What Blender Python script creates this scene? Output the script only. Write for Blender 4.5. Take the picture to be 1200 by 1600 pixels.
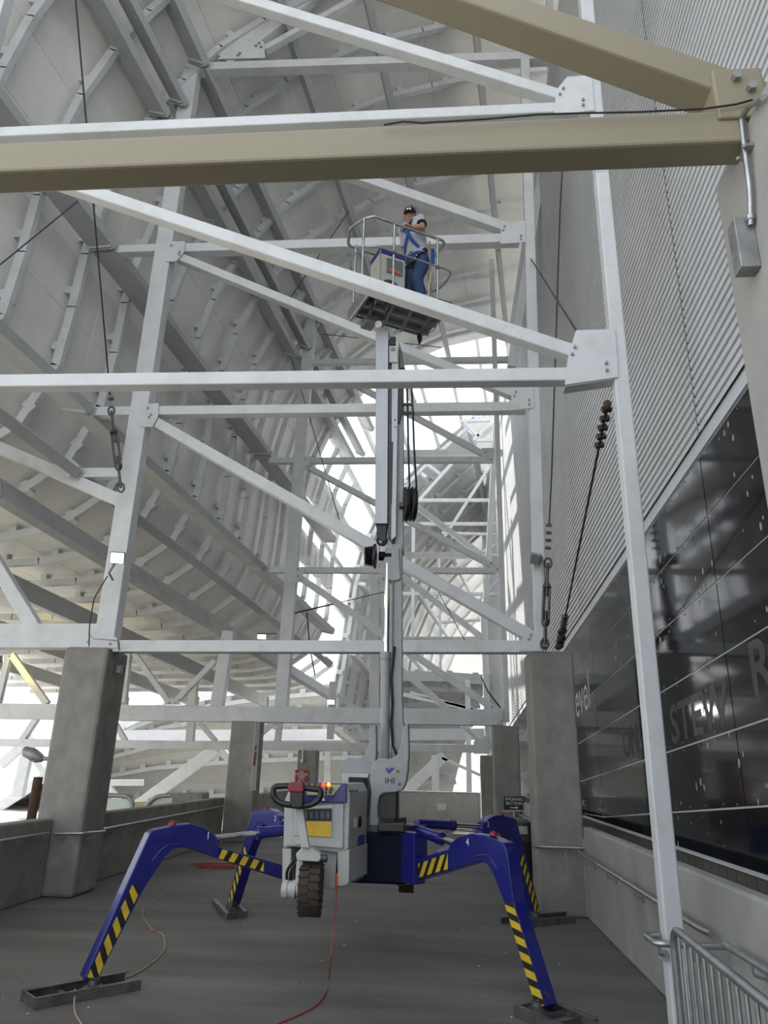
import bpy, math, random
from mathutils import Vector, Matrix
random.seed(7)
for o in list(bpy.data.objects): bpy.data.objects.remove(o)
SC = bpy.context.scene
COL = SC.collection
V = Vector

# ------------------------------------------------------------------ camera
FPX, YAW, PITCH, ROLL, EYE = 1134.67, 0.0836876, 0.3383495, 0.0250935, 1.7
_cy, _sy, _cp, _sp = math.cos(YAW), math.sin(YAW), math.cos(PITCH), math.sin(PITCH)
FWD = V((-_sy*_cp, _cy*_cp, _sp)); _r0 = V((_cy, _sy, 0)); _u0 = _r0.cross(FWD)
RGT = math.cos(ROLL)*_r0 + math.sin(ROLL)*_u0
UPV = -math.sin(ROLL)*_r0 + math.cos(ROLL)*_u0
cam = bpy.data.cameras.new('camera')
cam.sensor_fit = 'HORIZONTAL'; cam.sensor_width = 36.0; cam.lens = 36.0*FPX/1200.0
cam.clip_start = 0.05; cam.clip_end = 500
cam_o = bpy.data.objects.new('camera', cam); COL.objects.link(cam_o)
M = Matrix((RGT, UPV, -FWD)).transposed().to_4x4(); M.translation = V((0, 0, EYE))
cam_o.matrix_world = M
SC.camera = cam_o

# ------------------------------------------------------------------ world, sun, exposure
w = bpy.data.worlds.new('sky'); SC.world = w; w.use_nodes = True
nt = w.node_tree; bg = nt.nodes['Background']
tc = nt.nodes.new('ShaderNodeTexCoord'); sep = nt.nodes.new('ShaderNodeSeparateXYZ')
rmp = nt.nodes.new('ShaderNodeValToRGB')
nt.links.new(tc.outputs['Generated'], sep.inputs[0]); nt.links.new(sep.outputs['Z'], rmp.inputs[0])
rmp.color_ramp.elements[0].position = 0.0; rmp.color_ramp.elements[0].color = (0.93, 0.94, 0.95, 1)
rmp.color_ramp.elements[1].position = 0.7; rmp.color_ramp.elements[1].color = (0.80, 0.88, 1.0, 1)
nt.links.new(rmp.outputs[0], bg.inputs['Color']); bg.inputs['Strength'].default_value = 2.0
sun = bpy.data.lights.new('sun', 'SUN'); sun.energy = 9.0; sun.angle = 0.01; sun.color = (1.0, 0.95, 0.86)
sun_o = bpy.data.objects.new('sun', sun); COL.objects.link(sun_o)
sun_o.rotation_euler = V((0.55, -0.30, -0.78)).to_track_quat('-Z', 'Y').to_euler()
SC.view_settings.view_transform = 'Standard'; SC.view_settings.look = 'None'
SC.view_settings.gamma = 1.0; SC.view_settings.use_curve_mapping = False
SC.view_settings.exposure = 0.0

# ------------------------------------------------------------------ pixel rays (1200 x 1600 frame)
def ray(x, y): return FWD + (x-600)/FPX*RGT - (y-800)/FPX*UPV
ORG = V((0, 0, EYE))
def PY(x, y, Y): d = ray(x, y); return ORG + d*(Y/d.y)
def PX(x, y, X): d = ray(x, y); return ORG + d*(X/d.x)
def PZ(x, y, Z): d = ray(x, y); return ORG + d*((Z-EYE)/d.z)
def PP(x, y, p, n): d = ray(x, y); p = V(p); n = V(n); return ORG + d*((p-ORG).dot(n)/d.dot(n))

# ------------------------------------------------------------------ materials
MATS = {}
def mat(name, col, rough=0.6, metal=0.0, var=0.12, scale=3.0, bump=0.0, bscale=40.0, dirt=None, dirt_amt=0.0, dscale=1.2,
        spec=0.5, emit=None, estr=0.0, stretch=(1, 1, 1), coat=0.0):
    m = bpy.data.materials.new(name); m.use_nodes = True; MATS[name] = m
    n = m.node_tree; b = n.nodes['Principled BSDF']; L = n.links
    b.inputs['Roughness'].default_value = rough; b.inputs['Metallic'].default_value = metal
    b.inputs['Specular IOR Level'].default_value = spec; b.inputs['Coat Weight'].default_value = coat
    t = n.nodes.new('ShaderNodeTexCoord'); mp = n.nodes.new('ShaderNodeMapping'); mp.inputs['Scale'].default_value = stretch
    L.new(t.outputs['Object'], mp.inputs[0])
    nz = n.nodes.new('ShaderNodeTexNoise'); nz.inputs['Scale'].default_value = scale; nz.inputs['Detail'].default_value = 6
    L.new(mp.outputs[0], nz.inputs['Vector'])
    r = n.nodes.new('ShaderNodeValToRGB')
    c = V(col[:3])
    lo = [max(0, x*(1-var)) for x in c]; hi = [min(1, x*(1+var)) for x in c]
    r.color_ramp.elements[0].position = 0.3; r.color_ramp.elements[0].color = (*lo, 1)
    r.color_ramp.elements[1].position = 0.7; r.color_ramp.elements[1].color = (*hi, 1)
    L.new(nz.outputs[0], r.inputs[0]); out = r.outputs[0]
    if dirt:
        n2 = n.nodes.new('ShaderNodeTexNoise'); n2.inputs['Scale'].default_value = dscale; n2.inputs['Detail'].default_value = 8
        n2.inputs['Roughness'].default_value = 0.65
        L.new(mp.outputs[0], n2.inputs['Vector'])
        r2 = n.nodes.new('ShaderNodeValToRGB'); r2.color_ramp.elements[0].position = 0.48; r2.color_ramp.elements[1].position = 0.72
        r2.color_ramp.elements[0].color = (0, 0, 0, 1); r2.color_ramp.elements[1].color = (dirt_amt,)*3+(1,)
        L.new(n2.outputs[0], r2.inputs[0])
        mx = n.nodes.new('ShaderNodeMix'); mx.data_type = 'RGBA'
        L.new(r2.outputs[0], mx.inputs['Factor']); L.new(out, mx.inputs['A']); mx.inputs['B'].default_value = (*dirt, 1)
        out = mx.outputs['Result']
    L.new(out, b.inputs['Base Color'])
    if bump:
        n3 = n.nodes.new('ShaderNodeTexNoise'); n3.inputs['Scale'].default_value = bscale; n3.inputs['Detail'].default_value = 4
        L.new(mp.outputs[0], n3.inputs['Vector'])
        bp = n.nodes.new('ShaderNodeBump'); bp.inputs['Strength'].default_value = bump; bp.inputs['Distance'].default_value = 0.02
        L.new(n3.outputs[0], bp.inputs['Height']); L.new(bp.outputs[0], b.inputs['Normal'])
    if emit:
        b.inputs['Emission Color'].default_value = (*emit, 1); b.inputs['Emission Strength'].default_value = estr
    return m

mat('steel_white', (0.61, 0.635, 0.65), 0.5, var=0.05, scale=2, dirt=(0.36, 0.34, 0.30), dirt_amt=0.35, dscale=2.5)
mat('rib_shaded_grey', (0.47, 0.485, 0.495), 0.5, var=0.05, scale=2, dirt=(0.30, 0.29, 0.27), dirt_amt=0.35, dscale=2.5)  # darker than steel_white, standing in for shade on the rib undersides
mat('steel_cream', (0.275, 0.245, 0.172), 0.5, var=0.08, scale=2, dirt=(0.22, 0.18, 0.12), dirt_amt=0.45, dscale=2.0, stretch=(0.5, 3, 3))  # cream paint, its yellow deepened in place of warm lamp glow
mat('cladding', (0.78, 0.775, 0.745), 0.38, var=0.05, scale=0.7, dirt=(0.45, 0.44, 0.41), dirt_amt=0.3, dscale=1.0)
mat('corrugated', (0.60, 0.615, 0.635), 0.45, 0.0, var=0.05, scale=1.5)
mat('flashing', (0.60, 0.62, 0.66), 0.4, var=0.05)
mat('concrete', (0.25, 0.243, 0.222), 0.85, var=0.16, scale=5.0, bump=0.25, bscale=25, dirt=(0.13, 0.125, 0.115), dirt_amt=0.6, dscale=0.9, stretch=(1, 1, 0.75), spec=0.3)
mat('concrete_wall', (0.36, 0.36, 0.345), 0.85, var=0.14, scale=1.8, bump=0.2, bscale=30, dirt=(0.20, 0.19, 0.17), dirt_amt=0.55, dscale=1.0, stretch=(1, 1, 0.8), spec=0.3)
mat('plaza', (0.37, 0.35, 0.305), 0.9, var=0.2)
mat('concrete_floor', (0.13, 0.126, 0.118), 0.75, var=0.32, scale=1.1, bump=0.3, bscale=18, dirt=(0.11, 0.105, 0.10), dirt_amt=0.6, dscale=0.9, stretch=(0.35, 1.6, 1), spec=0.35)
mat('galvanised', (0.42, 0.43, 0.44), 0.35, 0.85, var=0.2, scale=14)
mat('galv_dull', (0.30, 0.31, 0.31), 0.5, 0.6, var=0.2, scale=10)
mat('alloy', (0.36, 0.37, 0.385), 0.42, 0.75, var=0.18, scale=5, dirt=(0.2, 0.2, 0.2), dirt_amt=0.5, dscale=5, stretch=(1, 1, 0.2))
mat('chrome', (0.75, 0.76, 0.78), 0.12, 1.0, var=0.03)
mat('dark_steel', (0.10, 0.10, 0.105), 0.5, 0.7, var=0.25, scale=10)
mat('pad_steel', (0.20, 0.20, 0.195), 0.45, 0.75, var=0.35, scale=7, dirt=(0.07, 0.065, 0.06), dirt_amt=0.6, dscale=6)
mat('blue_paint', (0.009, 0.012, 0.16), 0.33, var=0.12, scale=3, dirt=(0.05, 0.055, 0.12), dirt_amt=0.35, dscale=7, coat=0.2)
mat('blue_dark', (0.003, 0.004, 0.018), 0.6, var=0.15, spec=0.15)
mat('hazard_yellow', (0.62, 0.45, 0.03), 0.5, var=0.1, scale=8, dirt=(0.25, 0.19, 0.06), dirt_amt=0.5, dscale=9)
mat('hazard_black', (0.012, 0.012, 0.013), 0.5, var=0.1)
mat('label_yellow', (0.70, 0.45, 0.03), 0.5, var=0.06, dirt=(0.4, 0.3, 0.1), dirt_amt=0.5, dscale=20)
mat('machine_grey', (0.40, 0.42, 0.42), 0.42, var=0.06, scale=4, dirt=(0.2, 0.2, 0.19), dirt_amt=0.45, dscale=5)
mat('machine_light', (0.46, 0.47, 0.455), 0.42, var=0.06, scale=4, dirt=(0.3, 0.3, 0.28), dirt_amt=0.4, dscale=5)
mat('turret_grey', (0.30, 0.315, 0.325), 0.4, var=0.08, scale=3, dirt=(0.18, 0.18, 0.18), dirt_amt=0.4, dscale=4)
mat('black_plastic', (0.012, 0.012, 0.013), 0.4, var=0.2)
mat('rubber', (0.045, 0.035, 0.028), 0.8, var=0.25, scale=8, bump=0.2)
mat('red_plastic', (0.20, 0.015, 0.02), 0.4, var=0.1)
mat('red_sign', (0.33, 0.02, 0.025), 0.5, var=0.05)
mat('white_print', (0.75, 0.75, 0.74), 0.6, var=0.03)
mat('grey_print', (0.022, 0.025, 0.025), 0.45, var=0.05)
mat('pale_print', (0.42, 0.43, 0.43), 0.5, var=0.05)
mat('blue_print', (0.04, 0.07, 0.30), 0.5, var=0.05)
mat('sign_black', (0.010, 0.010, 0.012), 0.4, var=0.05)
mat('orange', (0.75, 0.10, 0.03), 0.5, var=0.1)
mat('cord_red', (0.36, 0.06, 0.05), 0.55, var=0.1)
mat('cord_pink', (0.40, 0.27, 0.24), 0.6, var=0.1)
mat('cable_black', (0.008, 0.008, 0.009), 0.5, var=0.1)
mat('wire_rope', (0.06, 0.06, 0.06), 0.5, 0.6, var=0.3, scale=40)
mat('skin', (0.38, 0.21, 0.14), 0.55, var=0.06)
mat('lips', (0.20, 0.08, 0.06), 0.55, var=0.06)
mat('shirt', (0.42, 0.43, 0.50), 0.85, var=0.06, bump=0.3, bscale=18)
mat('shirt_dark', (0.015, 0.015, 0.02), 0.8, var=0.1)
mat('denim', (0.024, 0.055, 0.13), 0.85, var=0.25, scale=9, bump=0.35, bscale=16)
mat('harness_blue', (0.02, 0.07, 0.30), 0.7, var=0.1)
mat('cap_black', (0.010, 0.010, 0.011), 0.8, var=0.1)
mat('hair', (0.02, 0.014, 0.010), 0.7, var=0.1)
mat('boots', (0.06, 0.04, 0.025), 0.7, var=0.1)
mat('lamp_warm', (1, 0.9, 0.7), 0.4, emit=(1.0, 0.80, 0.42), estr=28.0)
mat('lamp_white', (1, 1, 1), 0.4, emit=(1.0, 0.98, 0.95), estr=14.0)
mat('lens_dark', (0.16, 0.17, 0.17), 0.15, var=0.05)
mat('lens_red', (0.55, 0.02, 0.02), 0.3, emit=(1.0, 0.08, 0.04), estr=1.2)
mat('lens_amber', (0.7, 0.4, 0.02), 0.3, emit=(1.0, 0.5, 0.02), estr=1.2)
mat('debris_white', (0.6, 0.6, 0.58), 0.8, var=0.1)
mat('debris_dark', (0.03, 0.03, 0.03), 0.8, var=0.1)
mat('brown_rust', (0.08, 0.045, 0.03), 0.85, var=0.2)
mat('masonry', (0.20, 0.19, 0.175), 0.9, var=0.1)
mat('glass', (0.55, 0.62, 0.60), 0.05, var=0.02, spec=0.8)
mat('fence_straw', (0.50, 0.42, 0.25), 0.8, var=0.2, scale=12)

# masonry joints
m = MATS['masonry']; n = m.node_tree; bk = n.nodes.new('ShaderNodeTexBrick'); t = n.nodes.new('ShaderNodeTexCoord')
cmb = n.nodes.new('ShaderNodeCombineXYZ'); sp = n.nodes.new('ShaderNodeSeparateXYZ')
n.links.new(t.outputs['Object'], sp.inputs[0]); n.links.new(sp.outputs['Y'], cmb.inputs['X']); n.links.new(sp.outputs['Z'], cmb.inputs['Y'])
n.links.new(cmb.outputs[0], bk.inputs['Vector']); bk.inputs['Scale'].default_value = 1.0
bk.inputs['Brick Width'].default_value = 0.2; bk.inputs['Row Height'].default_value = 0.2; bk.offset = 0.0
bk.inputs['Mortar Size'].default_value = 0.006
bk.inputs['Color1'].default_value = (0.19, 0.18, 0.165, 1); bk.inputs['Color2'].default_value = (0.15, 0.145, 0.135, 1); bk.inputs['Mortar'].default_value = (0.06, 0.06, 0.055, 1)
n.links.new(bk.outputs['Color'], n.nodes['Principled BSDF'].inputs['Base Color'])

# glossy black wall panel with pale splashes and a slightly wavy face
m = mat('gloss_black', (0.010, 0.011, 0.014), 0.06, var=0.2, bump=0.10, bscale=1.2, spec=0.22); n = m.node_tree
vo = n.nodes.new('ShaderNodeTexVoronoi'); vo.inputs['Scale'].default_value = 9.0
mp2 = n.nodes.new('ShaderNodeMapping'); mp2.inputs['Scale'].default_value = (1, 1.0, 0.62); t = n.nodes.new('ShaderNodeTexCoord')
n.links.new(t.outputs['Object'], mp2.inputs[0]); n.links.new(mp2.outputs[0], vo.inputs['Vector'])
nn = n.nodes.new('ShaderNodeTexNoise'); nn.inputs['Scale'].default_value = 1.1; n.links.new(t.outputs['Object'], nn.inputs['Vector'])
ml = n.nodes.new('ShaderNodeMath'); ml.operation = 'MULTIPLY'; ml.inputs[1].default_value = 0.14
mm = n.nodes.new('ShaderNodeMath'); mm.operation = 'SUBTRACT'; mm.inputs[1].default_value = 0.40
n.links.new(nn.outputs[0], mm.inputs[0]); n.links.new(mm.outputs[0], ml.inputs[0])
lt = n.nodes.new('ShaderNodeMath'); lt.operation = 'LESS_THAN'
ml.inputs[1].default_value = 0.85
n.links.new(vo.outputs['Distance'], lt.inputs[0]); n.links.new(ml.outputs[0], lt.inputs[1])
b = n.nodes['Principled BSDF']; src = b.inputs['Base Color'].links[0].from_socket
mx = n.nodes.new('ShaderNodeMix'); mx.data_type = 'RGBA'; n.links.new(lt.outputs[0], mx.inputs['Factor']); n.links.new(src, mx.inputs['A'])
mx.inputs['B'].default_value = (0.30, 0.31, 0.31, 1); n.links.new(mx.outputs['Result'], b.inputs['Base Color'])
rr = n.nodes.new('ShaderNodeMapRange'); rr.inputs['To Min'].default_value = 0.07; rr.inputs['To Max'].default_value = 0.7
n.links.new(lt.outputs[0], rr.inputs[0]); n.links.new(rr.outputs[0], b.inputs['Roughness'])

# ------------------------------------------------------------------ mesh helpers
def basis(d, up=None):
    d = d.normalized()
    if up is None: up = V((0, 0, 1)) if abs(d.z) < 0.95 else V((1, 0, 0))
    s = d.cross(V(up)); s = s.normalized() if s.length > 1e-6 else d.orthogonal().normalized()
    return d, s, s.cross(d).normalized()
class MB:
    def __init__(s): s.v = []; s.f = []
    def add(s, vs, fs):
        k = len(s.v); s.v += [V(x) for x in vs]; s.f += [tuple(i+k for i in f) for f in fs]; return s
    def obox(s, c, a, b, d):
        c, a, b, d = V(c), V(a), V(b), V(d)
        if a.cross(b).dot(d) < 0: a = -a
        vs = [c+x*a+y*b+z*d for z in (-1, 1) for y in (-1, 1) for x in (-1, 1)]
        return s.add(vs, [(0, 2, 3, 1), (4, 5, 7, 6), (0, 1, 5, 4), (2, 6, 7, 3), (0, 4, 6, 2), (1, 3, 7, 5)])
    def box(s, x0, x1, y0, y1, z0, z1):
        return s.obox(((x0+x1)/2, (y0+y1)/2, (z0+z1)/2), (abs(x1-x0)/2, 0, 0), (0, abs(y1-y0)/2, 0), (0, 0, abs(z1-z0)/2))
    def bar(s, p, q, wd, h, up=None):
        p, q = V(p), V(q); d, sd, u = basis(q-p, up)
        return s.obox((p+q)/2, d*(q-p).length/2, sd*wd/2, u*h/2)
    def prism(s, pts, vec):
        pts = [V(p) for p in pts]; vec = V(vec); k = len(pts)
        nrm = V((0, 0, 0))
        for i in range(k): nrm += pts[i].cross(pts[(i+1) % k])
        if nrm.dot(vec) < 0: pts.reverse()
        vs = pts+[p+vec for p in pts]
        fs = [tuple(range(k-1, -1, -1)), tuple(range(k, 2*k))]+[(i, (i+1) % k, k+(i+1) % k, k+i) for i in range(k)]
        return s.add(vs, fs)
    def tube(s, pts, r, n=8, closed=False, caps=True):
        pts = [V(p) for p in pts]; k = len(pts); rs = r if isinstance(r, (list, tuple)) else [r]*k
        vs = []; prev = None
        for i, p in enumerate(pts):
            if closed: d = pts[(i+1) % k]-pts[i-1]
            else: d = pts[min(i+1, k-1)]-pts[max(i-1, 0)]
            d = d.normalized()
            if prev is None: _, a, b2 = basis(d)
            else:
                a = prev-d*prev.dot(d); a = a.normalized() if a.length > 1e-6 else d.orthogonal().normalized(); b2 = d.cross(a)
            if prev is None: b2 = d.cross(a)
            prev = a
            vs += [p+rs[i]*(math.cos(2*math.pi*j/n)*a+math.sin(2*math.pi*j/n)*b2) for j in range(n)]
        fs = []
        for i in range(k if closed else k-1):
            i2 = (i+1) % k
            fs += [(i*n+j, i*n+(j+1) % n, i2*n+(j+1) % n, i2*n+j) for j in range(n)]
        if not closed and caps: fs += [tuple(range(n-1, -1, -1)), tuple(range((k-1)*n, k*n))]
        return s.add(vs, fs)
    def cyl(s, p, q, r, n=16): return s.tube([p, q], r, n)
    def lathe(s, p, ax, prof, n=24):
        p = V(p); d, a, b2 = basis(V(ax)); b2 = d.cross(a)
        vs = []
        for t, r in prof: vs += [p+d*t+r*(math.cos(2*math.pi*j/n)*a+math.sin(2*math.pi*j/n)*b2) for j in range(n)]
        k = len(prof)
        fs = [(i*n+j, i*n+(j+1) % n, (i+1)*n+(j+1) % n, (i+1)*n+j) for i in range(k-1) for j in range(n)]
        fs += [tuple(range(n-1, -1, -1)), tuple(range((k-1)*n, k*n))]
        return s.add(vs, fs)
    def loft(s, rings, n=16, power=2.0):   # rings: (centre, half vector a, half vector b)
        vs = []
        for c, a, b2 in rings:
            c, a, b2 = V(c), V(a), V(b2)
            for j in range(n):
                t = 2*math.pi*j/n; cx, sx = math.cos(t), math.sin(t)
                if power != 2.0:
                    cx = math.copysign(abs(cx)**(2/power), cx); sx = math.copysign(abs(sx)**(2/power), sx)
                vs.append(c+a*cx+b2*sx)
        k = len(rings)
        fs = [(i*n+j, i*n+(j+1) % n, (i+1)*n+(j+1) % n, (i+1)*n+j) for i in range(k-1) for j in range(n)]
        fs += [tuple(range(n-1, -1, -1)), tuple(range((k-1)*n, k*n))]
        return s.add(vs, fs)
    def ball(s, c, r, n=14):
        c = V(c); rx, ry, rz = r if isinstance(r, (list, tuple)) else (r, r, r)
        h = n//2
        return s.loft([(c+V((0, 0, -rz*math.cos(math.pi*i/h))), (max(rx*math.sin(math.pi*i/h), 1e-4), 0, 0), (0, max(ry*math.sin(math.pi*i/h), 1e-4), 0)) for i in range(h+1)], n)
    def build(s, name, mt, parent=None, smooth=False, bevel=0.0, origin=None):
        me = bpy.data.meshes.new(name)
        org = V((0, 0, 0)); q = parent
        while q is not None: org += q.location; q = q.parent
        if parent is None:
            if origin is not None: org = V(origin)
            else:
                mn = [min(v[i] for v in s.v) for i in range(3)]; mxx = [max(v[i] for v in s.v) for i in range(3)]
                org = V(((mn[0]+mxx[0])/2, (mn[1]+mxx[1])/2, mn[2]))
        me.from_pydata([v-org for v in s.v], [], s.f); me.materials.append(MATS[mt] if isinstance(mt, str) else mt)
        if smooth:
            me.polygons.foreach_set('use_smooth', [True]*len(me.polygons))
            me.set_sharp_from_angle(angle=math.radians(40))
        me.update()
        o = bpy.data.objects.new(name, me); COL.objects.link(o); o.parent = parent
        if parent is None: o.location = org
        if bevel:
            bv = o.modifiers.new('bevel', 'BEVEL'); bv.width = bevel; bv.segments = 2; bv.limit_method = 'ANGLE'; bv.harden_normals = False
        return o
def tag(o, label=None, cat=None, group=None, kind=None):
    if label: o['label'] = label
    if cat: o['category'] = cat
    if group: o['group'] = group
    if kind: o['kind'] = kind
    return o
def empty(name, loc, label=None, cat=None, group=None, kind=None):
    o = bpy.data.objects.new(name, None); COL.objects.link(o); o.location = V(loc); o.empty_display_size = 0.2
    return tag(o, label, cat, group, kind)
def text(name, body, mt, parent, loc, xdir, ydir, size, extrude=0.002, align='CENTER', font_scale_x=1.0, bold=0.0):
    cu = bpy.data.curves.new(name, 'FONT'); cu.body = body; cu.size = 1.0; cu.extrude = 0.0; cu.offset = bold
    cu.align_x = align; cu.align_y = 'CENTER'; cu.resolution_u = 3
    tmp = bpy.data.objects.new('tmp', cu); COL.objects.link(tmp)
    dg = bpy.context.evaluated_depsgraph_get(); me0 = bpy.data.meshes.new_from_object(tmp.evaluated_get(dg))
    bpy.data.objects.remove(tmp); bpy.data.curves.remove(cu)
    xd, yd = V(xdir).normalized()*size*font_scale_x, V(ydir).normalized()*size
    zd = xd.cross(yd).normalized()
    mb = MB(); L = V(loc)
    mb.add([L+xd*v.co.x+yd*v.co.y+zd*extrude for v in me0.vertices], [tuple(p.vertices) for p in me0.polygons])
    bpy.data.meshes.remove(me0)
    return mb.build(name, mt, parent)
def arc_pts(pts, r=0.08, n=4):
    """round the inner corners of a polyline"""
    pts = [V(p) for p in pts]; out = [pts[0]]
    for i in range(1, len(pts)-1):
        a, b2, c = pts[i-1], pts[i], pts[i+1]
        ra = min(r, (a-b2).length*0.45, (c-b2).length*0.45)
        s0 = b2+(a-b2).normalized()*ra; s1 = b2+(c-b2).normalized()*ra
        for k in range(n+1):
            t = k/n; out.append((1-t)**2*s0+2*t*(1-t)*b2+t*t*s1)
    out.append(pts[-1]); return out
# ================================================================== SETTING
G = -0.070                      # the steelwork and cladding drop this much per metre along the ramp
def struct(o): o['kind'] = 'structure'; return o
struct(MB().box(-60, 60, -30, 90, -0.62, -0.60).build('ground', 'plaza'))
struct(MB().box(-5.6, 2.42, -6, 27.2, -0.6, 0.0).build('floor', 'concrete_floor'))

# parapets
wr = struct(empty('wall_right', (1.89, 10, 0)))
MB().box(1.79, 1.91, -5, 10.25, 0, 1.05).build('parapet', 'concrete_wall', wr, bevel=0.02)
MB().box(1.79, 1.91, 10.85, 17.98, 0, 1.05).build('parapet', 'concrete_wall', wr, bevel=0.02)
MB().box(1.79, 1.91, 18.62, 26.6, 0, 1.05).build('parapet', 'concrete_wall', wr, bevel=0.02)
wl = struct(empty('wall_left', (-5.3, 10, 0)))
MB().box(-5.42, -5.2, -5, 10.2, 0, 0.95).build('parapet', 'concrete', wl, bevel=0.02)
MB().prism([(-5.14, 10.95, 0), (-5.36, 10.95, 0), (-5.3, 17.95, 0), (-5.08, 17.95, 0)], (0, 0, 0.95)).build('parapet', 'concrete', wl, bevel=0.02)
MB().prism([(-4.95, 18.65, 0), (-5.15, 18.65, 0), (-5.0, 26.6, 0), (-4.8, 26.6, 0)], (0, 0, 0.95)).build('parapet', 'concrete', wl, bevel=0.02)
struct(MB().box(-4.8, 1.95, 26.4, 26.62, 0, 0.98).build('wall_far', 'concrete_wall'))

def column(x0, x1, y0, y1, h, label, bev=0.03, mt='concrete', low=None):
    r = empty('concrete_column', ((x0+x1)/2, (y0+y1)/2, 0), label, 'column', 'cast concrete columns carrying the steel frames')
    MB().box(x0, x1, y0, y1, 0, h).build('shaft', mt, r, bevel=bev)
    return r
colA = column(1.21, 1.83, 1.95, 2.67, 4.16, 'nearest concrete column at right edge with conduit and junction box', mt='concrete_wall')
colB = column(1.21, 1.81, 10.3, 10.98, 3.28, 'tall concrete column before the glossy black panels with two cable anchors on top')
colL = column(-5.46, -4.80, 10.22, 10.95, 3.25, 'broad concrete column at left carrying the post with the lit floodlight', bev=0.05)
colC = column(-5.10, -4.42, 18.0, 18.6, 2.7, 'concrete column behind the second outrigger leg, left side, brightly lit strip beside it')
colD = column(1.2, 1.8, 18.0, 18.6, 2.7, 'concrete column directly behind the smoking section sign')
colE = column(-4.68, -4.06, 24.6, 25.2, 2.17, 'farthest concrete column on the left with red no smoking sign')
colF = column(1.22, 1.62, 24.6, 25.2, 2.15, 'farthest concrete column on the right, beside the bright gap')
# a chase joint on the tall column
MB().box(1.78, 1.86, 10.295, 10.9, 0.02, 0.9).build('wall_return', 'concrete_wall', colB)

# facade on the right: dark masonry plinth, glossy black panels, corrugated sheet above
fac = struct(empty('wall_facade', (2.4, 10, 0)))
MB().box(2.33, 2.45, -6, 27, 0, 1.02).build('masonry_plinth', 'masonry', fac)
MB().box(2.312, 2.42, -6, 40, 1.02, 15.9).build('backing', 'flashing', fac)
rowz = [1.03, 1.48, 2.05, 2.65, 3.24, 3.83, 4.39]
seams = [3.5+2.65*k for k in range(-3, 9)]
for i in range(len(seams)-1):
    ya, yb = seams[i]+0.009, seams[i+1]-0.009
    for k in range(6):
        def zz(kk, Y): return 1.035 if kk == 0 else max(rowz[kk]+G*(Y-6.15), 1.035)
        e = 0.008
        z = [zz(k, ya)+e, zz(k, yb)+e, zz(k+1, yb)-e, zz(k+1, ya)-e]
        if z[2] < z[1]+0.004 and z[3] < z[0]+0.02: continue
        z[2] = max(z[2], z[1]+0.004); z[3] = max(z[3], z[0]+0.004)
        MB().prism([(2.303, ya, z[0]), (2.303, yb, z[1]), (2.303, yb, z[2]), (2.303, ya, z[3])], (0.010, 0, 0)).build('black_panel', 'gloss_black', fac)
        if 3 < i < 8 and k > 0 and ya < 12:      # rivets along the joints
            mb = MB()
            for t in range(1, 6):
                Y = ya+(yb-ya)*t/6
                for zq in (zz(k, Y)+0.035, zz(k+1, Y)-0.035): mb.box(2.294, 2.30, Y-0.006, Y+0.006, zq-0.006, zq+0.006)
            mb.build('rivet_row', 'galv_dull', fac)['kind'] = 'stuff'
# flashing strips above and below the panels
z0, z1 = 4.40+G*(-6-6.15), 4.40+G*(27-6.15)
MB().prism([(2.285, -6, z0), (2.285, 27, z1), (2.285, 27, z1+0.13), (2.285, -6, z0+0.13)], (0.05, 0, 0)).build('flashing_strip', 'flashing', fac)
MB().box(2.28, 2.33, -6, 13.5, 1.015, 1.035).build('flashing_strip', 'flashing', fac)
def sheet(y0, y1):
    pitch = 0.092; vs = []; fs = []
    nn_ = int(11.35/pitch)
    prof = []
    for k in range(nn_):
        z = 4.53+k*pitch
        prof += [(2.262, z), (2.262, z+pitch*0.58), (2.308, z+pitch*0.64), (2.308, z+pitch*0.94)]
    for x, z in prof:
        vs += [(x, y0, z+G*(y0-6.15)), (x, y1, z+G*(y1-6.15))]
    fs = [(2*i, 2*i+2, 2*i+3, 2*i+1) for i in range(len(prof)-1)]
    return MB().add(vs, fs).build('cladding_sheet', 'corrugated', fac)
for y0 in range(-6, 36, 6): sheet(y0+0.008, y0+6-0.008)
# lettering on the black panels
def ftext(body, px, py, size, mt, sx=1.0, bold=0.0):
    p = PX(px, py, 2.3025); return text('lettering', body, mt, fac, p, (0, -1, -G), (0, 0, 1), size, 0.001, font_scale_x=sx, bold=bold)
ftext('STEW', 1088, 1120, 0.50, 'grey_print', 1.25, 0.02)
ftext('R', 1188, 1045, 0.55, 'grey_print', 1.2, 0.02)
ftext('level', 908, 1090, 0.86, 'pale_print', 1.0)
ftext('ON', 985, 1160, 0.5, 'grey_print', 1.0)

# ================================================================== CURVED SHELL
SX, SZ = 0.143, -0.075
def S1(p, Y): return V((p[0]+SX*(Y-10.3), Y, p[1]+SZ*(Y-10.3)))
prof_ctl = [(-27, 5.6), (-17.5, 5.9), (-14, 6.0), (-11, 6.05), (-9.2, 6.12), (-8.0, 6.35), (-7.2, 6.85), (-6.75, 7.6), (-6.6, 8.6), (-6.6, 9.8), (-6.5, 11.0), (-6.2, 12.4),
            (-5.6, 13.9), (-4.7, 15.2), (-3.4, 16.3), (-1.8, 17.1), (0.2, 17.6), (2.4, 17.8), (5.0, 17.8)]
def resample(ctl, step):
    out = [ctl[0]]; acc = 0.0
    for a, b2 in zip(ctl, ctl[1:]):
        L = math.hypot(b2[0]-a[0], b2[1]-a[1]); t = step-acc
        while t < L:
            out.append((a[0]+(b2[0]-a[0])*t/L, a[1]+(b2[1]-a[1])*t/L)); t += step
        acc = (acc+L) % step
    out.append(ctl[-1]); return out
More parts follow.
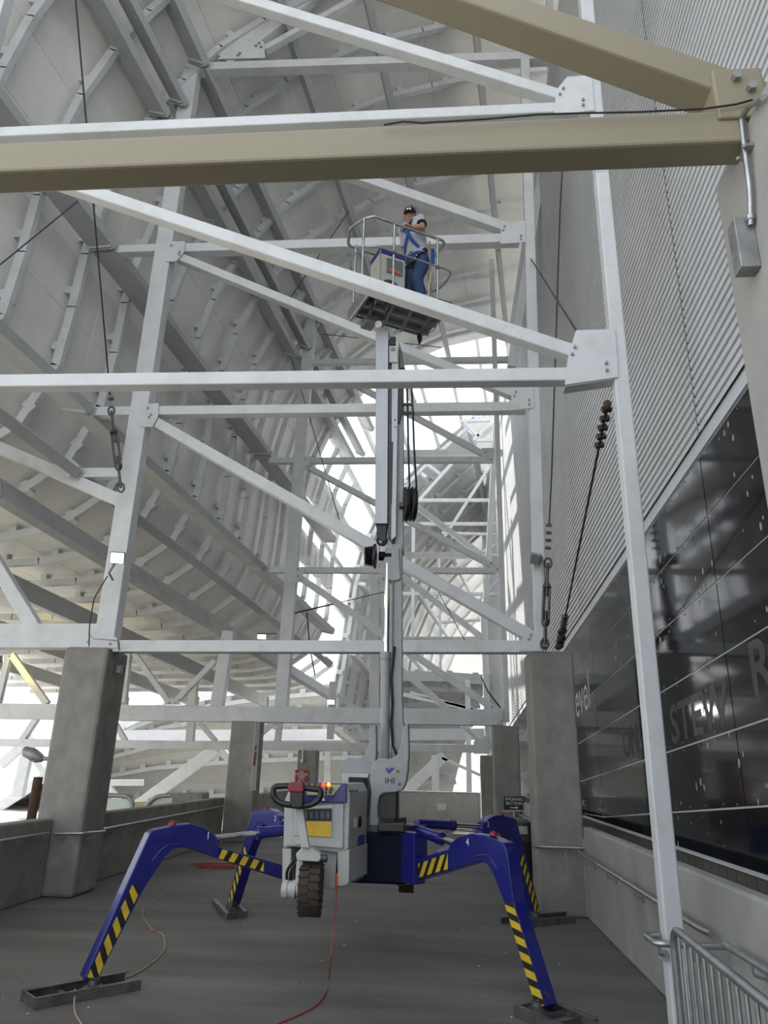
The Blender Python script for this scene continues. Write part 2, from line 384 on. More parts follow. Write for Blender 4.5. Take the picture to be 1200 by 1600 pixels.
def panel(root, c, mt='cladding', th=0.05, ins=0.011):
    """one cladding panel from 4 corners; the inside face is chamfered so the joint reads as a groove"""
    c = [V(p) for p in c]; nrm = (c[1]-c[0]).cross(c[3]-c[0]).normalized()      # points to the inside
    mid = sum(c, V())/4
    def inset(p):
        q = V(p)
        a = (c[1]-c[0]).normalized(); b2 = (c[3]-c[0]).normalized()
        q += a*ins if (p-mid).dot(a) < 0 else -a*ins
        q += b2*ins if (p-mid).dot(b2) < 0 else -b2*ins
        return q+nrm*0.010
    vs = [p-nrm*th for p in c]+c+[inset(p) for p in c]
    fs = [(3, 2, 1, 0), (8, 9, 10, 11)]
    for r_ in (0, 4):
        fs += [(r_+i, r_+(i+1) % 4, r_+4+(i+1) % 4, r_+4+i) for i in range(4)]
    return MB().add(vs, fs).build('panel', mt, root)
def pnorm(prof, i):
    a = prof[max(i-1, 0)]; b2 = prof[min(i+1, len(prof)-1)]
    t = V((b2[0]-a[0], 0, b2[1]-a[1])).normalized(); return V((t.z, 0, -t.x)), t    # inward normal, tangent
shell = struct(empty('ceiling', (-6, 8, 0)))
prof = resample(prof_ctl, 1.12)
yseg = [1.6, 4.6, 7.3, 11.2, 15.1, 19.0, 23.0, 26.6, 30.2]  # near end is out of view, lengthened to cut sky light on near beams
for i in range(len(prof)-1):
    zmid = (prof[i][1]+prof[i+1][1])/2; xm = (prof[i][0]+prof[i+1][0])/2
    for j in range(len(yseg)-1):
        ya, yb = yseg[j], yseg[j+1]
        if yb > 23.5 and zmid > 6.3 and not (yb < 27 and zmid < 12.5 and (i*7+j*3) % 5 > 1): continue
        if xm < -12.0-0.34*max(0, ya-6): continue  # unseen near soffit edge, widened to block sky light from the left
        a, b2, c, d = S1(prof[i], ya), S1(prof[i+1], ya), S1(prof[i+1], yb), S1(prof[i], yb)
        panel(shell, [a, d, c, b2] if (d-a).cross(b2-a).dot(pnorm(prof, i)[0]) > 0 else [a, b2, c, d])
# longitudinal ribs (built in lengths from frame to frame)
def at_arc(prof_, x=None, z=None):
    best = min(range(len(prof_)), key=lambda i: (prof_[i][0]-x)**2+(prof_[i][1]-z)**2); return pnorm(prof_, best)
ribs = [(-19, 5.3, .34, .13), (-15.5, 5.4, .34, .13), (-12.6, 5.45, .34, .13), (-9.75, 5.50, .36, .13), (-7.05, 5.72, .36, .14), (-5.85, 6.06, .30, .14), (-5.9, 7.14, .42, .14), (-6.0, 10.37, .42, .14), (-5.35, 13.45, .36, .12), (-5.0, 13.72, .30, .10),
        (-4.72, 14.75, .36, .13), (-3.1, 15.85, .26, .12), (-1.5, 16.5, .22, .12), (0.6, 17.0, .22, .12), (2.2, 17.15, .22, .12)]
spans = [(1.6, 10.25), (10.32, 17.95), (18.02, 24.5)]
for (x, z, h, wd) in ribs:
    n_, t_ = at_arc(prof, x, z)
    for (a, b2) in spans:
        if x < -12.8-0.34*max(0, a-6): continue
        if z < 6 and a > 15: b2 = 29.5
        MB().bar(S1((x, z), a), S1((x, z), b2), wd+0.02, h+0.06, n_).build('rib', 'rib_shaded_grey', shell)
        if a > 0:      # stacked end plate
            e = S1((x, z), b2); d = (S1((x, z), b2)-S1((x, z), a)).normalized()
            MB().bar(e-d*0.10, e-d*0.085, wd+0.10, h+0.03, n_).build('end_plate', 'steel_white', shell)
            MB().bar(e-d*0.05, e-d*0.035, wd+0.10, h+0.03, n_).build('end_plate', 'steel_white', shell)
# transverse purlins between panels and ribs, with clips
clips = 0
ri = []
for (x, z, h, wd) in ribs:
    ri.append(min(range(len(prof)), key=lambda i: (prof[i][0]-x)**2+(prof[i][1]-z)**2))
breaks = sorted(set([0]+ri+[len(prof)-1]))
breaks = [b2 for k, b2 in enumerate(breaks) if k == 0 or b2-breaks[k-1] >= 1]
Y = 2.4
rows = []
while Y < 30: rows.append(Y); Y += 1.32
for Y in rows:
    for a, b2 in zip(breaks, breaks[1:]):
        if b2-a < 1: continue
        mb = MB(); idx = list(range(a, b2+1))
        zmid = prof[(a+b2)//2][1]
        if prof[a][0] < -12.8-0.34*max(0, Y-6): continue
        if Y > 23 and zmid > 6.5 and not (Y < 27 and zmid < 12): continue
        jit = 0.0
        for i, i2 in zip(idx, idx[1:]):
            n1, _ = pnorm(prof, i); n2, _ = pnorm(prof, i2)
            p, q = S1(prof[i], Y)+n1*0.20, S1(prof[i2], Y)+n2*0.20
            d = (q-p).normalized()
            mb.bar(p-d*0.01, q+d*0.01, 0.11, 0.15, n1)
        pu = mb.build('purlin', 'steel_white', shell)
        if Y > -1 and clips < 300:
            for i in idx[:-1]:
                n1, t1 = pnorm(prof, i)
                p = S1(prof[i], Y)+n1*0.10+t1*0.35
                d2 = V((0, 1, 0))
                MB().obox(p+d2*0.05, t1*0.07, d2*0.10, n1*0.11).build('clip', 'steel_white', pu); clips += 1

# far part of the shell, turning round the corner beyond the open gap
def S2(p, Y): t = Y-30; return V((p[0]+0.10*t+0.006*t*t, Y, p[1]-0.16*t))
prof2 = resample([(-4.6, 3.2), (-4.2, 6.0), (-3.9, 9.0), (-3.3, 11.3), (-2.2, 13.2), (-0.6, 15.0), (1.2, 16.7), (3.2, 18.5), (4.6, 19.2)], 1.5)
sh2 = struct(empty('ceiling_far', (-2, 36, 0)))
for i in range(len(prof2)-1):
    for (ya, yb) in ((30, 34), (34, 38), (38, 42), (42, 47), (47, 52)):
        a, b2, c, d = S2(prof2[i], ya), S2(prof2[i+1], ya), S2(prof2[i+1], yb), S2(prof2[i], yb)
        panel(sh2, [a, d, c, b2] if (d-a).cross(b2-a).dot(pnorm(prof2, i)[0]) > 0 else [a, b2, c, d])
for i in range(0, len(prof2), 2):
    n_, t_ = pnorm(prof2, i)
    for (ya, yb) in ((30, 38), (38, 46)):
        MB().bar(S2(prof2[i], ya)+n_*0.5, S2(prof2[i], yb)+n_*0.5, 0.14, 0.32, n_).build('rib', 'steel_white', sh2)
for Y in [30.1+1.6*k for k in range(12)]:
    mb = MB()
    for i in range(len(prof2)-1):
        n1, t1 = pnorm(prof2, i); n2, _ = pnorm(prof2, i+1)
        mb.bar(S2(prof2[i], Y)+n1*0.2, S2(prof2[i+1], Y)+n2*0.2, 0.09, 0.16, n1)
    pu = mb.build('purlin', 'steel_white', sh2)
    if Y < 37:
        for i in range(len(prof2)-1):
            n1, t1 = pnorm(prof2, i); p = S2(prof2[i], Y)+n1*0.12+t1*0.7
            MB().obox(p, t1*0.09, V((0, 0.16, 0)), n1*0.11).build('clip', 'steel_white', pu)
# rafters across the open gap
for k, i in enumerate(range(3, len(prof2), 1)):
    q = S2(prof2[i], 30.2); u_ = i/(len(prof2)-1)
    p = V((q.x-1.0, 23.0, q.z+0.6+0.3*(1-u_)))
    MB().bar(p, q, 0.12, 0.24).build('rafter', 'steel_white', sh2)

# low curved roof far behind, across the end of the concourse
fr = struct(empty('ceiling_end', (-10, 38, 0)))
up_px = [(-120, 1330), (-40, 1282), (60, 1218), (130, 1166), (200, 1124), (270, 1092), (345, 1076), (420, 1064), (505, 1056), (590, 1050), (680, 1050), (770, 1056)]
lo_px = [(x-40, 1290) for x, y in up_px]
lo_px[-1] = (700, 1268); lo_px[-2] = (640, 1270)
def FR(i, t):
    a = PY(*up_px[i], 35.5); b2 = PY(*lo_px[i], 42.0); p = a.lerp(b2, t); p.z += 1.0*math.sin(math.pi*t)*0.8; return p
TT = [0, .16, .34, .54, .76, 1.0]
for i in range(1, len(up_px)-1):
    for k in range(5):
        panel(fr, [FR(i, TT[k]), FR(i, TT[k+1]), FR(i+1, TT[k+1]), FR(i+1, TT[k])])
for k, t in enumerate([0.0, .12, .26, .42, .60, .80]):
    for i in range(1, len(up_px)-1):
        a, b2 = FR(i, t), FR(i+1, t); off = V((0, -0.35, -0.25))
        MB().bar(a+off, b2+off, 0.14, 0.2 if k else 0.45).build('purlin' if k else 'eave_gutter', 'steel_white', fr)
        for s_ in (0.25, 0.7):
            c = a.lerp(b2, s_)+off*0.6; d = (b2-a).normalized()
            MB().obox(c, d*0.14, V((0, 0.12, 0)), V((0, 0, 0.22))).build('clip', 'steel_white', fr)
struct(MB().prism([PY(150, 1141, 34), PY(785, 1138, 34), PY(785, 1156, 34), PY(150, 1158, 34)], (0, 0.4, 0)).build('trim_1', 'flashing'))

# ================================================================== STEEL FRAMES
YA = V((0, 1, 0))
def pbar(root, name, Y, a, b2, h, d, e0=0.0, e1=0.0, mt='steel_white', bev=0.012):
    Y += {'post': 0.0, 'chord': 0.007, 'diagonal': 0.014, 'stub': 0.010}.get(name, 0.0)
    P, Q = PY(*a, Y), PY(*b2, Y); dr = (Q-P).normalized(); P -= dr*e0; Q += dr*e1
    up = dr.cross(YA).normalized()
    return MB().obox((P+Q)/2+YA*d/2, dr*(Q-P).length/2, up*h/2, YA*d/2).build(name, mt, root, bevel=bev)
def gusset(root, Y, poly, bolts=(), t=0.014, mt='steel_white', br=0.018):
    g = MB().prism([PY(x, y, Y) for x, y in poly], (0, t, 0)).build('gusset_plate', mt, root)
    for (x, y) in bolts:
        p = PY(x, y, Y); MB().tube([p+V((0, -0.02, 0)), p+V((0, 0.005, 0))], br, 6).build('bolt', 'galv_dull', g)
    return g
def post(root, x, Y, wd, d, z0, z1, mt='steel_white', lean=0.0):
    return MB().prism([(x-wd/2, Y, z0), (x+wd/2, Y, z0), (x+wd/2+lean, Y, z1), (x-wd/2+lean, Y, z1)], (0, d, 0)).build('post', mt, root, bevel=0.012)
def frame(Y, label, loc): return empty('steel_frame', loc, label, 'steel frame', 'white box section steel frames across the concourse')

# frame nearest the camera, cream coloured, on the nearest column
fA = frame(2.3, 'cream box beams overhead nearest the camera, meeting at the concrete column', (1.2, 2.4, 4.0))
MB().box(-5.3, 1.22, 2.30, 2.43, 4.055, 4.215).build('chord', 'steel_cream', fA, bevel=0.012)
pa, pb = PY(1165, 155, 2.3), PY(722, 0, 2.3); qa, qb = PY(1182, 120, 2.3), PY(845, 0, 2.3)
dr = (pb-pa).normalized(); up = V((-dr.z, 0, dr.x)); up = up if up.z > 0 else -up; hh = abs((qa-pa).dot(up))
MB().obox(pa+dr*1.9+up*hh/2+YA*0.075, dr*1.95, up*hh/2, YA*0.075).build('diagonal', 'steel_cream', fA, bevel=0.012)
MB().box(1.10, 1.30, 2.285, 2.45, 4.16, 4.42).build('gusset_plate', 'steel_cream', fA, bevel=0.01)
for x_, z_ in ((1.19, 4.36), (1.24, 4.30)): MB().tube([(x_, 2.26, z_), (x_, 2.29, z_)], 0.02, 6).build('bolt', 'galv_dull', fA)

# second frame with the slender post that stands on the floor
Yp = 5.45
fP = frame(Yp, 'near steel frame whose slender right post stands on the floor by the handrail', (1.48, Yp, 0))
MB().prism([PY(1056, 1640, Yp), PY(1088, 1640, Yp), PY(952, 268, Yp), PY(931, 268, Yp)], (0, 0.13, 0)).build('post', 'steel_white', fP, bevel=0.012)
MB().prism([PY(931, 268, Yp), PY(952, 268, Yp), PY(913, -160, Yp), PY(893, -160, Yp)], (0, 0.13, 0)).build('post', 'steel_white', fP, bevel=0.012)
MB().box(1.38, 1.62, 5.38, 5.66, 0, 0.02).build('base_plate', 'steel_white', fP)
MB().box(-5.15, -4.9, Yp, Yp+0.15, 0.0, 12.0).build('post', 'steel_white', fP, bevel=0.012)
pbar(fP, 'chord', Yp, (0, 594), (930, 583), 0.125, 0.125, e0=1.1)
pbar(fP, 'chord', Yp, (0, 205), (905, 165), 0.125, 0.125, e0=0.7)
pbar(fP, 'diagonal', Yp, (450, 399), (905, 550), 0.125, 0.125, e0=3.0)
pbar(fP, 'diagonal', Yp, (600, 62), (895, 152), 0.125, 0.125, e0=4.0)
gusset(fP, Yp-0.016, [(900, 516), (961, 514), (966, 589), (883, 601), (887, 560)], [(898, 543), (894, 554), (947, 568), (948, 579)], br=0.014)
gusset(fP, Yp-0.016, [(886, 120), (924, 117), (929, 172), (866, 180), (869, 141)], [(880, 139), (875, 148), (911, 157), (911, 165)], br=0.014)
MB().prism([PY(883, 601, Yp), PY(966, 589, Yp), PY(964, 592, Yp), PY(883, 604, Yp)], (0, 0.13, 0)).build('seat_plate', 'steel_white', fP)

# frame on the two tall columns either side of the lift
Yb = 10.3
fB = frame(Yb, 'steel frame on the tall columns just behind the lift, floodlight on its left post', (-4.85, Yb, 3.25))
pbar(fB, 'post', Yb, (161, 1006), (268, 300), 0.30, 0.24, e1=9.0)
pbar(fB, 'post', Yb, (846, 1010), (829, 390), 0.17, 0.17, e1=9.0)
pbar(fB, 'chord', Yb, (176, 1009), (846, 1010), 0.17, 0.2)
pbar(fB, 'chord', Yb, (-200, 992), (150, 993), 0.36, 0.24, e0=4)
pbar(fB, 'chord', Yb, (222, 641), (822, 634), 0.16, 0.17)
pbar(fB, 'chord', Yb, (258, 387), (812, 370), 0.18, 0.18)
pbar(fB, 'chord', Yb, (305, 103), (860, 84), 0.19, 0.2)
pbar(fB, 'stub', Yb, (168, 389), (245, 386), 0.16, 0.16); pbar(fB, 'stub', Yb, (140, 642), (215, 641), 0.16, 0.16); pbar(fB, 'stub', Yb, (122, 738), (195, 737), 0.16, 0.16)
pbar(fB, 'diagonal', Yb, (276, 398), (815, 618), 0.15, 0.16)
pbar(fB, 'diagonal', Yb, (240, 657), (842, 1000), 0.17, 0.17)
pbar(fB, 'diagonal', Yb, (320, 190), (805, 358), 0.18, 0.18)
pbar(fB, 'diagonal', Yb, (0, 699), (190, 782), 0.19, 0.17, e0=3.0)
pbar(fB, 'diagonal', Yb, (-10, 880), (52, 982), 0.20, 0.17, e0=2.0)
pbar(fB, 'diagonal', Yb, (350, 92), (520, -40), 0.40, 0.18); pbar(fB, 'diagonal', Yb, (412, 74), (600, -30), 0.13, 0.14)
gusset(fB, Yb-0.02, [(340, 92), (388, 52), (413, 66), (414, 90)], [(375, 84), (372, 87), (400, 72), (405, 68), (408, 74)], br=0.03)
gusset(fB, Yb-0.02, [(262, 377), (289, 377), (288, 393), (276, 408), (259, 409)], [(268, 384), (280, 398), (281, 394)], br=0.02)
gusset(fB, Yb-0.02, [(225, 631), (248, 630), (247, 650), (238, 667), (219, 667)], [(231, 638), (233, 652), (236, 648)], br=0.02)
gusset(fB, Yb-0.02, [(783, 347), (821, 345), (821, 378), (782, 381)], [(788, 354), (786, 360), (814, 369), (814, 374)], br=0.02)
gusset(fB, Yb-0.02, [(803, 602), (834, 600), (834, 637), (799, 641), (799, 612)], [(806, 612), (804, 619), (827, 625), (827, 632)], br=0.02)
gusset(fB, Yb-0.02, [(818, 985), (842, 993), (850, 1000), (846, 1017), (812, 1017)], [(826, 998), (829, 992)], br=0.02)
gusset(fB, Yb-0.02, [(128, 985), (182, 996), (184, 1012), (120, 1012)], [(138, 1003), (172, 1006)], br=0.02)
# leaning brace in front of the building, and short outriggers off the right posts
MB().bar(PY(846, 268, 13.5), PY(799, 575, 13.5), 0.18, 0.18).build('brace', 'steel_white', fB, bevel=0.01)
MB().bar(PY(905, 0, 11.5), PY(905, 0, 11.5)+V((1.2, 0, 0)), 0.15, 0.15).build('brace', 'steel_white', fB)
MB().bar(PY(840, 504, 16), PY(878, 503, 16)+V((1.0, 0, 0)), 0.2, 0.22).build('brace', 'steel_white', fB)

# frame on the pair of columns beyond
Yc = 18.0
fC = frame(Yc, 'steel frame on the columns beyond the lift, with a deep bottom beam', (-3.8, Yc, 2.7))
pbar(fC, 'post', Yc, (438, 1106), (475, 618), 0.31, 0.28, e1=3.0)
pbar(fC, 'post', Yc, (792, 1128), (776, 640), 0.13, 0.14, e1=5.0)
pbar(fC, 'chord', Yc, (-60, 1110), (786, 1121), 0.37, 0.3, e0=3)
pbar(fC, 'chord', Yc, (420, 890), (775, 891), 0.15, 0.15); pbar(fC, 'chord', Yc, (420, 719), (770, 717), 0.16, 0.16)
pbar(fC, 'chord', Yc, (470, 565), (800, 560), 0.16, 0.16)
pbar(fC, 'diagonal', Yc, (478, 727), (768, 882), 0.15, 0.15); pbar(fC, 'diagonal', Yc, (464, 899), (770, 1106), 0.16, 0.15); pbar(fC, 'diagonal', Yc, (520, 580), (762, 712), 0.16, 0.15)
pbar(fC, 'post', Yc, (337, 1103), (356, 985), 0.30, 0.28); pbar(fC, 'post', Yc, (191, 1098), (199, 1018), 0.16, 0.16)
pbar(fC, 'diagonal', Yc, (208, 1020), (262, 1096), 0.14, 0.12); pbar(fC, 'diagonal', Yc, (335, 1032), (272, 1097), 0.14, 0.12)
pbar(fC, 'diagonal', Yc, (16, 1022), (72, 1100), 0.16, 0.14); pbar(fC, 'diagonal', Yc, (12, 1022), (-6, 1100), 0.16, 0.14)
gusset(fC, Yc-0.02, [(255, 1101), (262, 1092), (276, 1092), (283, 1101)], [(264, 1098), (274, 1098)], br=0.03)
gusset(fC, Yc-0.02, [(472, 713), (487, 713), (486, 723), (480, 735), (470, 735)], [(476, 718), (481, 729)], br=0.03)
gusset(fC, Yc-0.02, [(461, 886), (476, 886), (475, 897), (468, 910), (458, 910)], [(465, 890), (466, 900)], br=0.03)
gusset(fC, Yc-0.02, [(753, 700), (773, 700), (772, 723), (752, 723)], [(759, 706), (767, 718)], br=0.03)
gusset(fC, Yc-0.02, [(769, 872), (782, 870), (781, 895), (762, 895)], [(767, 880), (777, 889)], br=0.03)
gusset(fC, Yc-0.02, [(764, 1098), (787, 1108), (785, 1131), (768, 1131)], [(769, 1105), (783, 1126)], br=0.03)

# cream frames farther away
Yd = 24.8
fD = frame(Yd, 'cream steel frame on the farthest columns', (1.2, Yd, 2.15))
pbar(fD, 'chord', Yd, (150, 1162), (765, 1170), 0.26, 0.25, e0=6, mt='steel_white')
pbar(fD, 'chord', Yd, (600, 999), (758, 999), 0.2, 0.2); pbar(fD, 'chord', Yd, (600, 866), (756, 867), 0.2, 0.2); pbar(fD, 'chord', Yd, (600, 707), (826, 706), 0.22, 0.2)
pbar(fD, 'post', Yd, (763, 1172), (755, 960), 0.18, 0.18); pbar(fD, 'post', Yd, (756, 1000), (772, 720), 0.20, 0.18, e1=3)
pbar(fD, 'diagonal', Yd, (600, 752), (752, 866), 0.2, 0.18); pbar(fD, 'diagonal', Yd, (600, 878), (754, 996), 0.2, 0.18); pbar(fD, 'diagonal', Yd, (610, 1032), (700, 1108), 0.2, 0.18); pbar(fD, 'diagonal', Yd, (722, 1134), (757, 1164), 0.16, 0.16)
pbar(fD, 'post', Yd, (602, 1170), (603, 610), 0.34, 0.3); pbar(fD, 'post', Yd, (585, 1165), (585, 900), 0.34, 0.3)
pbar(fD, 'post', Yd, (515, 1155), (520, 1065), 0.22, 0.2); pbar(fD, 'diagonal', Yd, (527, 1085), (560, 1112), 0.18, 0.16); pbar(fD, 'diagonal', Yd, (555, 1128), (572, 1155), 0.16, 0.16)
pbar(fD, 'post', Yd, (433, 1158), (437, 1120), 0.2, 0.2); pbar(fD, 'diagonal', Yd, (402, 1150), (428, 1128), 0.18, 0.16)
pbar(fD, 'post', Yd, (295, 1160), (302, 1060), 0.26, 0.24); pbar(fD, 'diagonal', Yd, (310, 1128), (336, 1158), 0.16, 0.16); pbar(fD, 'diagonal', Yd, (180, 1132), (195, 1158), 0.16, 0.16)
pbar(fD, 'diagonal', Yd, (70, 1100), (30, 1160), 0.2, 0.2)
gusset(fD, Yd-0.02, [(740, 1158), (758, 1150), (764, 1150), (764, 1178), (740, 1178)])

Ye = 29.0
fE = frame(Ye, 'bright white sunlit tubular frame far back beside the facade', (1.2, Ye, 0))
for a, b2, h in (((600, 781), (809, 781), .14), ((600, 818), (811, 818), .14), ((600, 927), (816, 928), .14), ((690, 832), (800, 835), .1), ((665, 870), (800, 866), .1), ((690, 972), (805, 965), .1),
                 ((720, 657), (775, 655), .14), ((745, 687), (808, 687), .14)):
    pbar(fE, 'chord', Ye, a, b2, h, 0.14)
for a, b2, h in (((660, 917), (811, 829), .14), ((653, 783), (708, 722), .13), ((718, 972), (800, 882), .1), ((740, 687), (782, 645), .13), ((724, 657), (750, 683), .13), ((668, 725), (688, 740), .13), ((640, 1082), (745, 1110), .12),
                 ((695, 838), (768, 724), .13), ((630, 1085), (740, 1108), .16)):
    pbar(fE, 'diagonal', Ye, a, b2, h, 0.12)
for a, b2, h in (((645, 995), (646, 820), .14), ((800, 1160), (794, 640), .14), ((689, 1060), (686, 870), .09), ((797, 900), (795, 760), .3)):
    pbar(fE, 'post', Ye, a, b2, h, 0.14)
post(fE, 1.0, Ye, 0.2, 0.2, -0.6, 5.0)
Yg = 31.0
fG = frame(Yg, 'big white sunlit braces beyond the left parapet', (-11, Yg, -0.6))
pbar(fG, 'diagonal', Yg, (205, 1265), (340, 1168), 0.45, 0.3); pbar(fG, 'diagonal', Yg, (340, 1168), (400, 1230), 0.3, 0.3); pbar(fG, 'chord', Yg, (160, 1223), (222, 1223), 0.24, 0.2); pbar(fG, 'diagonal', Yg, (165, 1225), (190, 1262), 0.25, 0.2)
pbar(fG, 'diagonal', Yg, (620, 1250), (695, 1180), 0.45, 0.3); pbar(fG, 'post', Yg, (681, 1262), (680, 1180), 0.3, 0.3); pbar(fG, 'chord', Yg, (630, 1248), (715, 1252), 0.25, 0.2); pbar(fG, 'diagonal', Yg, (690, 1184), (752, 1212), 0.12, 0.12)
pbar(fG, 'post', Yg, (511, 1262), (512, 1172), 0.25, 0.25); pbar(fG, 'post', Yg, (25, 1245), (45, 1155), 0.45, 0.3); pbar(fG, 'diagonal', Yg, (42, 1170), (85, 1232), 0.25, 0.2); pbar(fG, 'diagonal', Yg, (0, 1195), (50, 1150), 0.4, 0.2)
# ================================================================== THE LIFT
lift = empty('spider_lift', (-0.75, 8.1, 0), 'grey and blue spider lift on four striped outrigger legs with mast raised', 'lift')
def plane_of(R, F): d = (V(F)-V(R)); d.z = 0; d.normalize(); return d, V((d.y, -d.x, 0))
FEET = {1: V((-2.70, 6.35, 0)), 2: V((-2.58, 9.80, 0)), 3: V((1.12, 9.93, 0)), 4: V((0.70, 6.36, 0))}
ROOT = {1: V((-1.22, 7.60, 0)), 2: V((-1.20, 8.62, 0)), 3: V((-0.25, 8.62, 0)), 4: V((-0.28, 7.62, 0))}
def leg_build(k, poly, thick=0.13):
    """poly: list of (s,z) in the vertical plane of the leg, s measured from the root"""
    d, n_ = plane_of(ROOT[k], FEET[k])
    if n_.dot(-ROOT[k]) < 0: n_ = -n_          # towards the camera
    def W(s, z, off=0.0): return ROOT[k]+d*s+V((0, 0, z))+n_*off
    leg = MB().prism([W(s, z) for s, z in poly], -n_*thick).build('outrigger_leg', 'blue_paint', lift, bevel=0.008)
    return leg, W, d, n_
def to_sz(k, pts):
    d, n_ = plane_of(ROOT[k], FEET[k]); out = []
    for x, y in pts:
        p = PP(x, y, ROOT[k], n_); out.append(((p-ROOT[k]).dot(d), p.z))
    return out
def stripes(leg, W, A0, A1, B0, B1, n, skew):
    """hazard band: edges A0-A1 and B0-B1 in (s,z); black base with yellow stripes"""
    def E(t, sd):
        a, b2 = (A0, A1) if sd == 0 else (B0, B1)
        return (a[0]+(b2[0]-a[0])*t, a[1]+(b2[1]-a[1])*t)
    q = [W(*E(0, 0), 0.002), W(*E(1, 0), 0.002), W(*E(1, 1), 0.002), W(*E(0, 1), 0.002)]
    nn_ = (q[1]-q[0]).cross(q[3]-q[0]).normalized()
    nn_ = nn_ if nn_.dot(q[0]-ORG) > 0 else -nn_
    MB().prism(q, nn_*0.002).build('hazard_band', 'hazard_black', leg)
    st = 1.0/(n+0.3)
    for i in range(n+1):
        t0 = i*st-skew/2+0.03; t1 = t0+st*0.52
        c = [(t0, 0), (t1, 0), (t1+skew, 1), (t0+skew, 1)]
        cl = [(min(max(t, 0.0), 1.0), sd) for t, sd in c]
        if cl[1][0]-cl[0][0]+cl[2][0]-cl[3][0] < 0.02: continue
        q = [W(*E(t, sd), 0.004) for t, sd in cl]
        MB().prism(q, nn_*0.002).build('hazard_stripe', 'hazard_yellow', leg)
P1 = [(131, 1529), (234, 1302), (241, 1297), (262, 1293), (281, 1289), (300, 1287), (318, 1292), (331, 1300), (339, 1308), (342, 1323), (441, 1351), (441, 1374), (341, 1342), (300, 1327), (285, 1324), (270, 1327),
      (259, 1337), (225, 1389), (150, 1535), (141, 1540)]
P4 = [(602, 1372), (621, 1384), (647, 1376), (737, 1349), (752, 1346), (762, 1351), (770, 1365), (788, 1411), (841, 1581), (852, 1572), (803, 1411), (792, 1330), (786, 1317), (757, 1305), (735, 1302), (715, 1308), (704, 1317), (700, 1327), (629, 1348), (605, 1345)]
S1P, S4P = to_sz(1, P1), to_sz(4, P4)
legs = {}
l1 = leg_build(1, S1P); legs[1] = l1
q = to_sz(1, [(207, 1382), (136, 1526), (221, 1388), (149, 1534), (342, 1325), (412, 1347), (341, 1341), (412, 1362)])
stripes(l1[0], l1[1], q[2], q[3], q[0], q[1], 5, -0.10); stripes(l1[0], l1[1], q[4], q[5], q[6], q[7], 4, -0.10)
l4 = leg_build(4, S4P); legs[4] = l4
q = to_sz(4, [(789, 1413), (839, 1578), (801, 1408), (851, 1570), (645, 1353), (700, 1333), (645, 1374), (700, 1358)])
stripes(l4[0], l4[1], q[0], q[1], q[2], q[3], 6, 0.09); stripes(l4[0], l4[1], q[4], q[5], q[6], q[7], 4, -0.15)
def scaled(poly, k_from, k_to):
    f = (FEET[k_to]-ROOT[k_to]).length/(FEET[k_from]-ROOT[k_from]).length; return [(s*f, z) for s, z in poly], f
for k, src, kf in ((2, S1P, 1), (3, S1P, 1)):
    pl, f_ = scaled(src, kf, k); l_ = leg_build(k, pl); legs[k] = l_
    qa = to_sz(1, [(207, 1382), (136, 1526), (221, 1388), (149, 1534), (342, 1325), (412, 1347), (341, 1341), (412, 1362)])
    qa = [(s*f_, z) for s, z in qa]
    stripes(l_[0], l_[1], qa[2], qa[3], qa[0], qa[1], 6, -0.10); stripes(l_[0], l_[1], qa[4], qa[5], qa[6], qa[7], 4, -0.10)
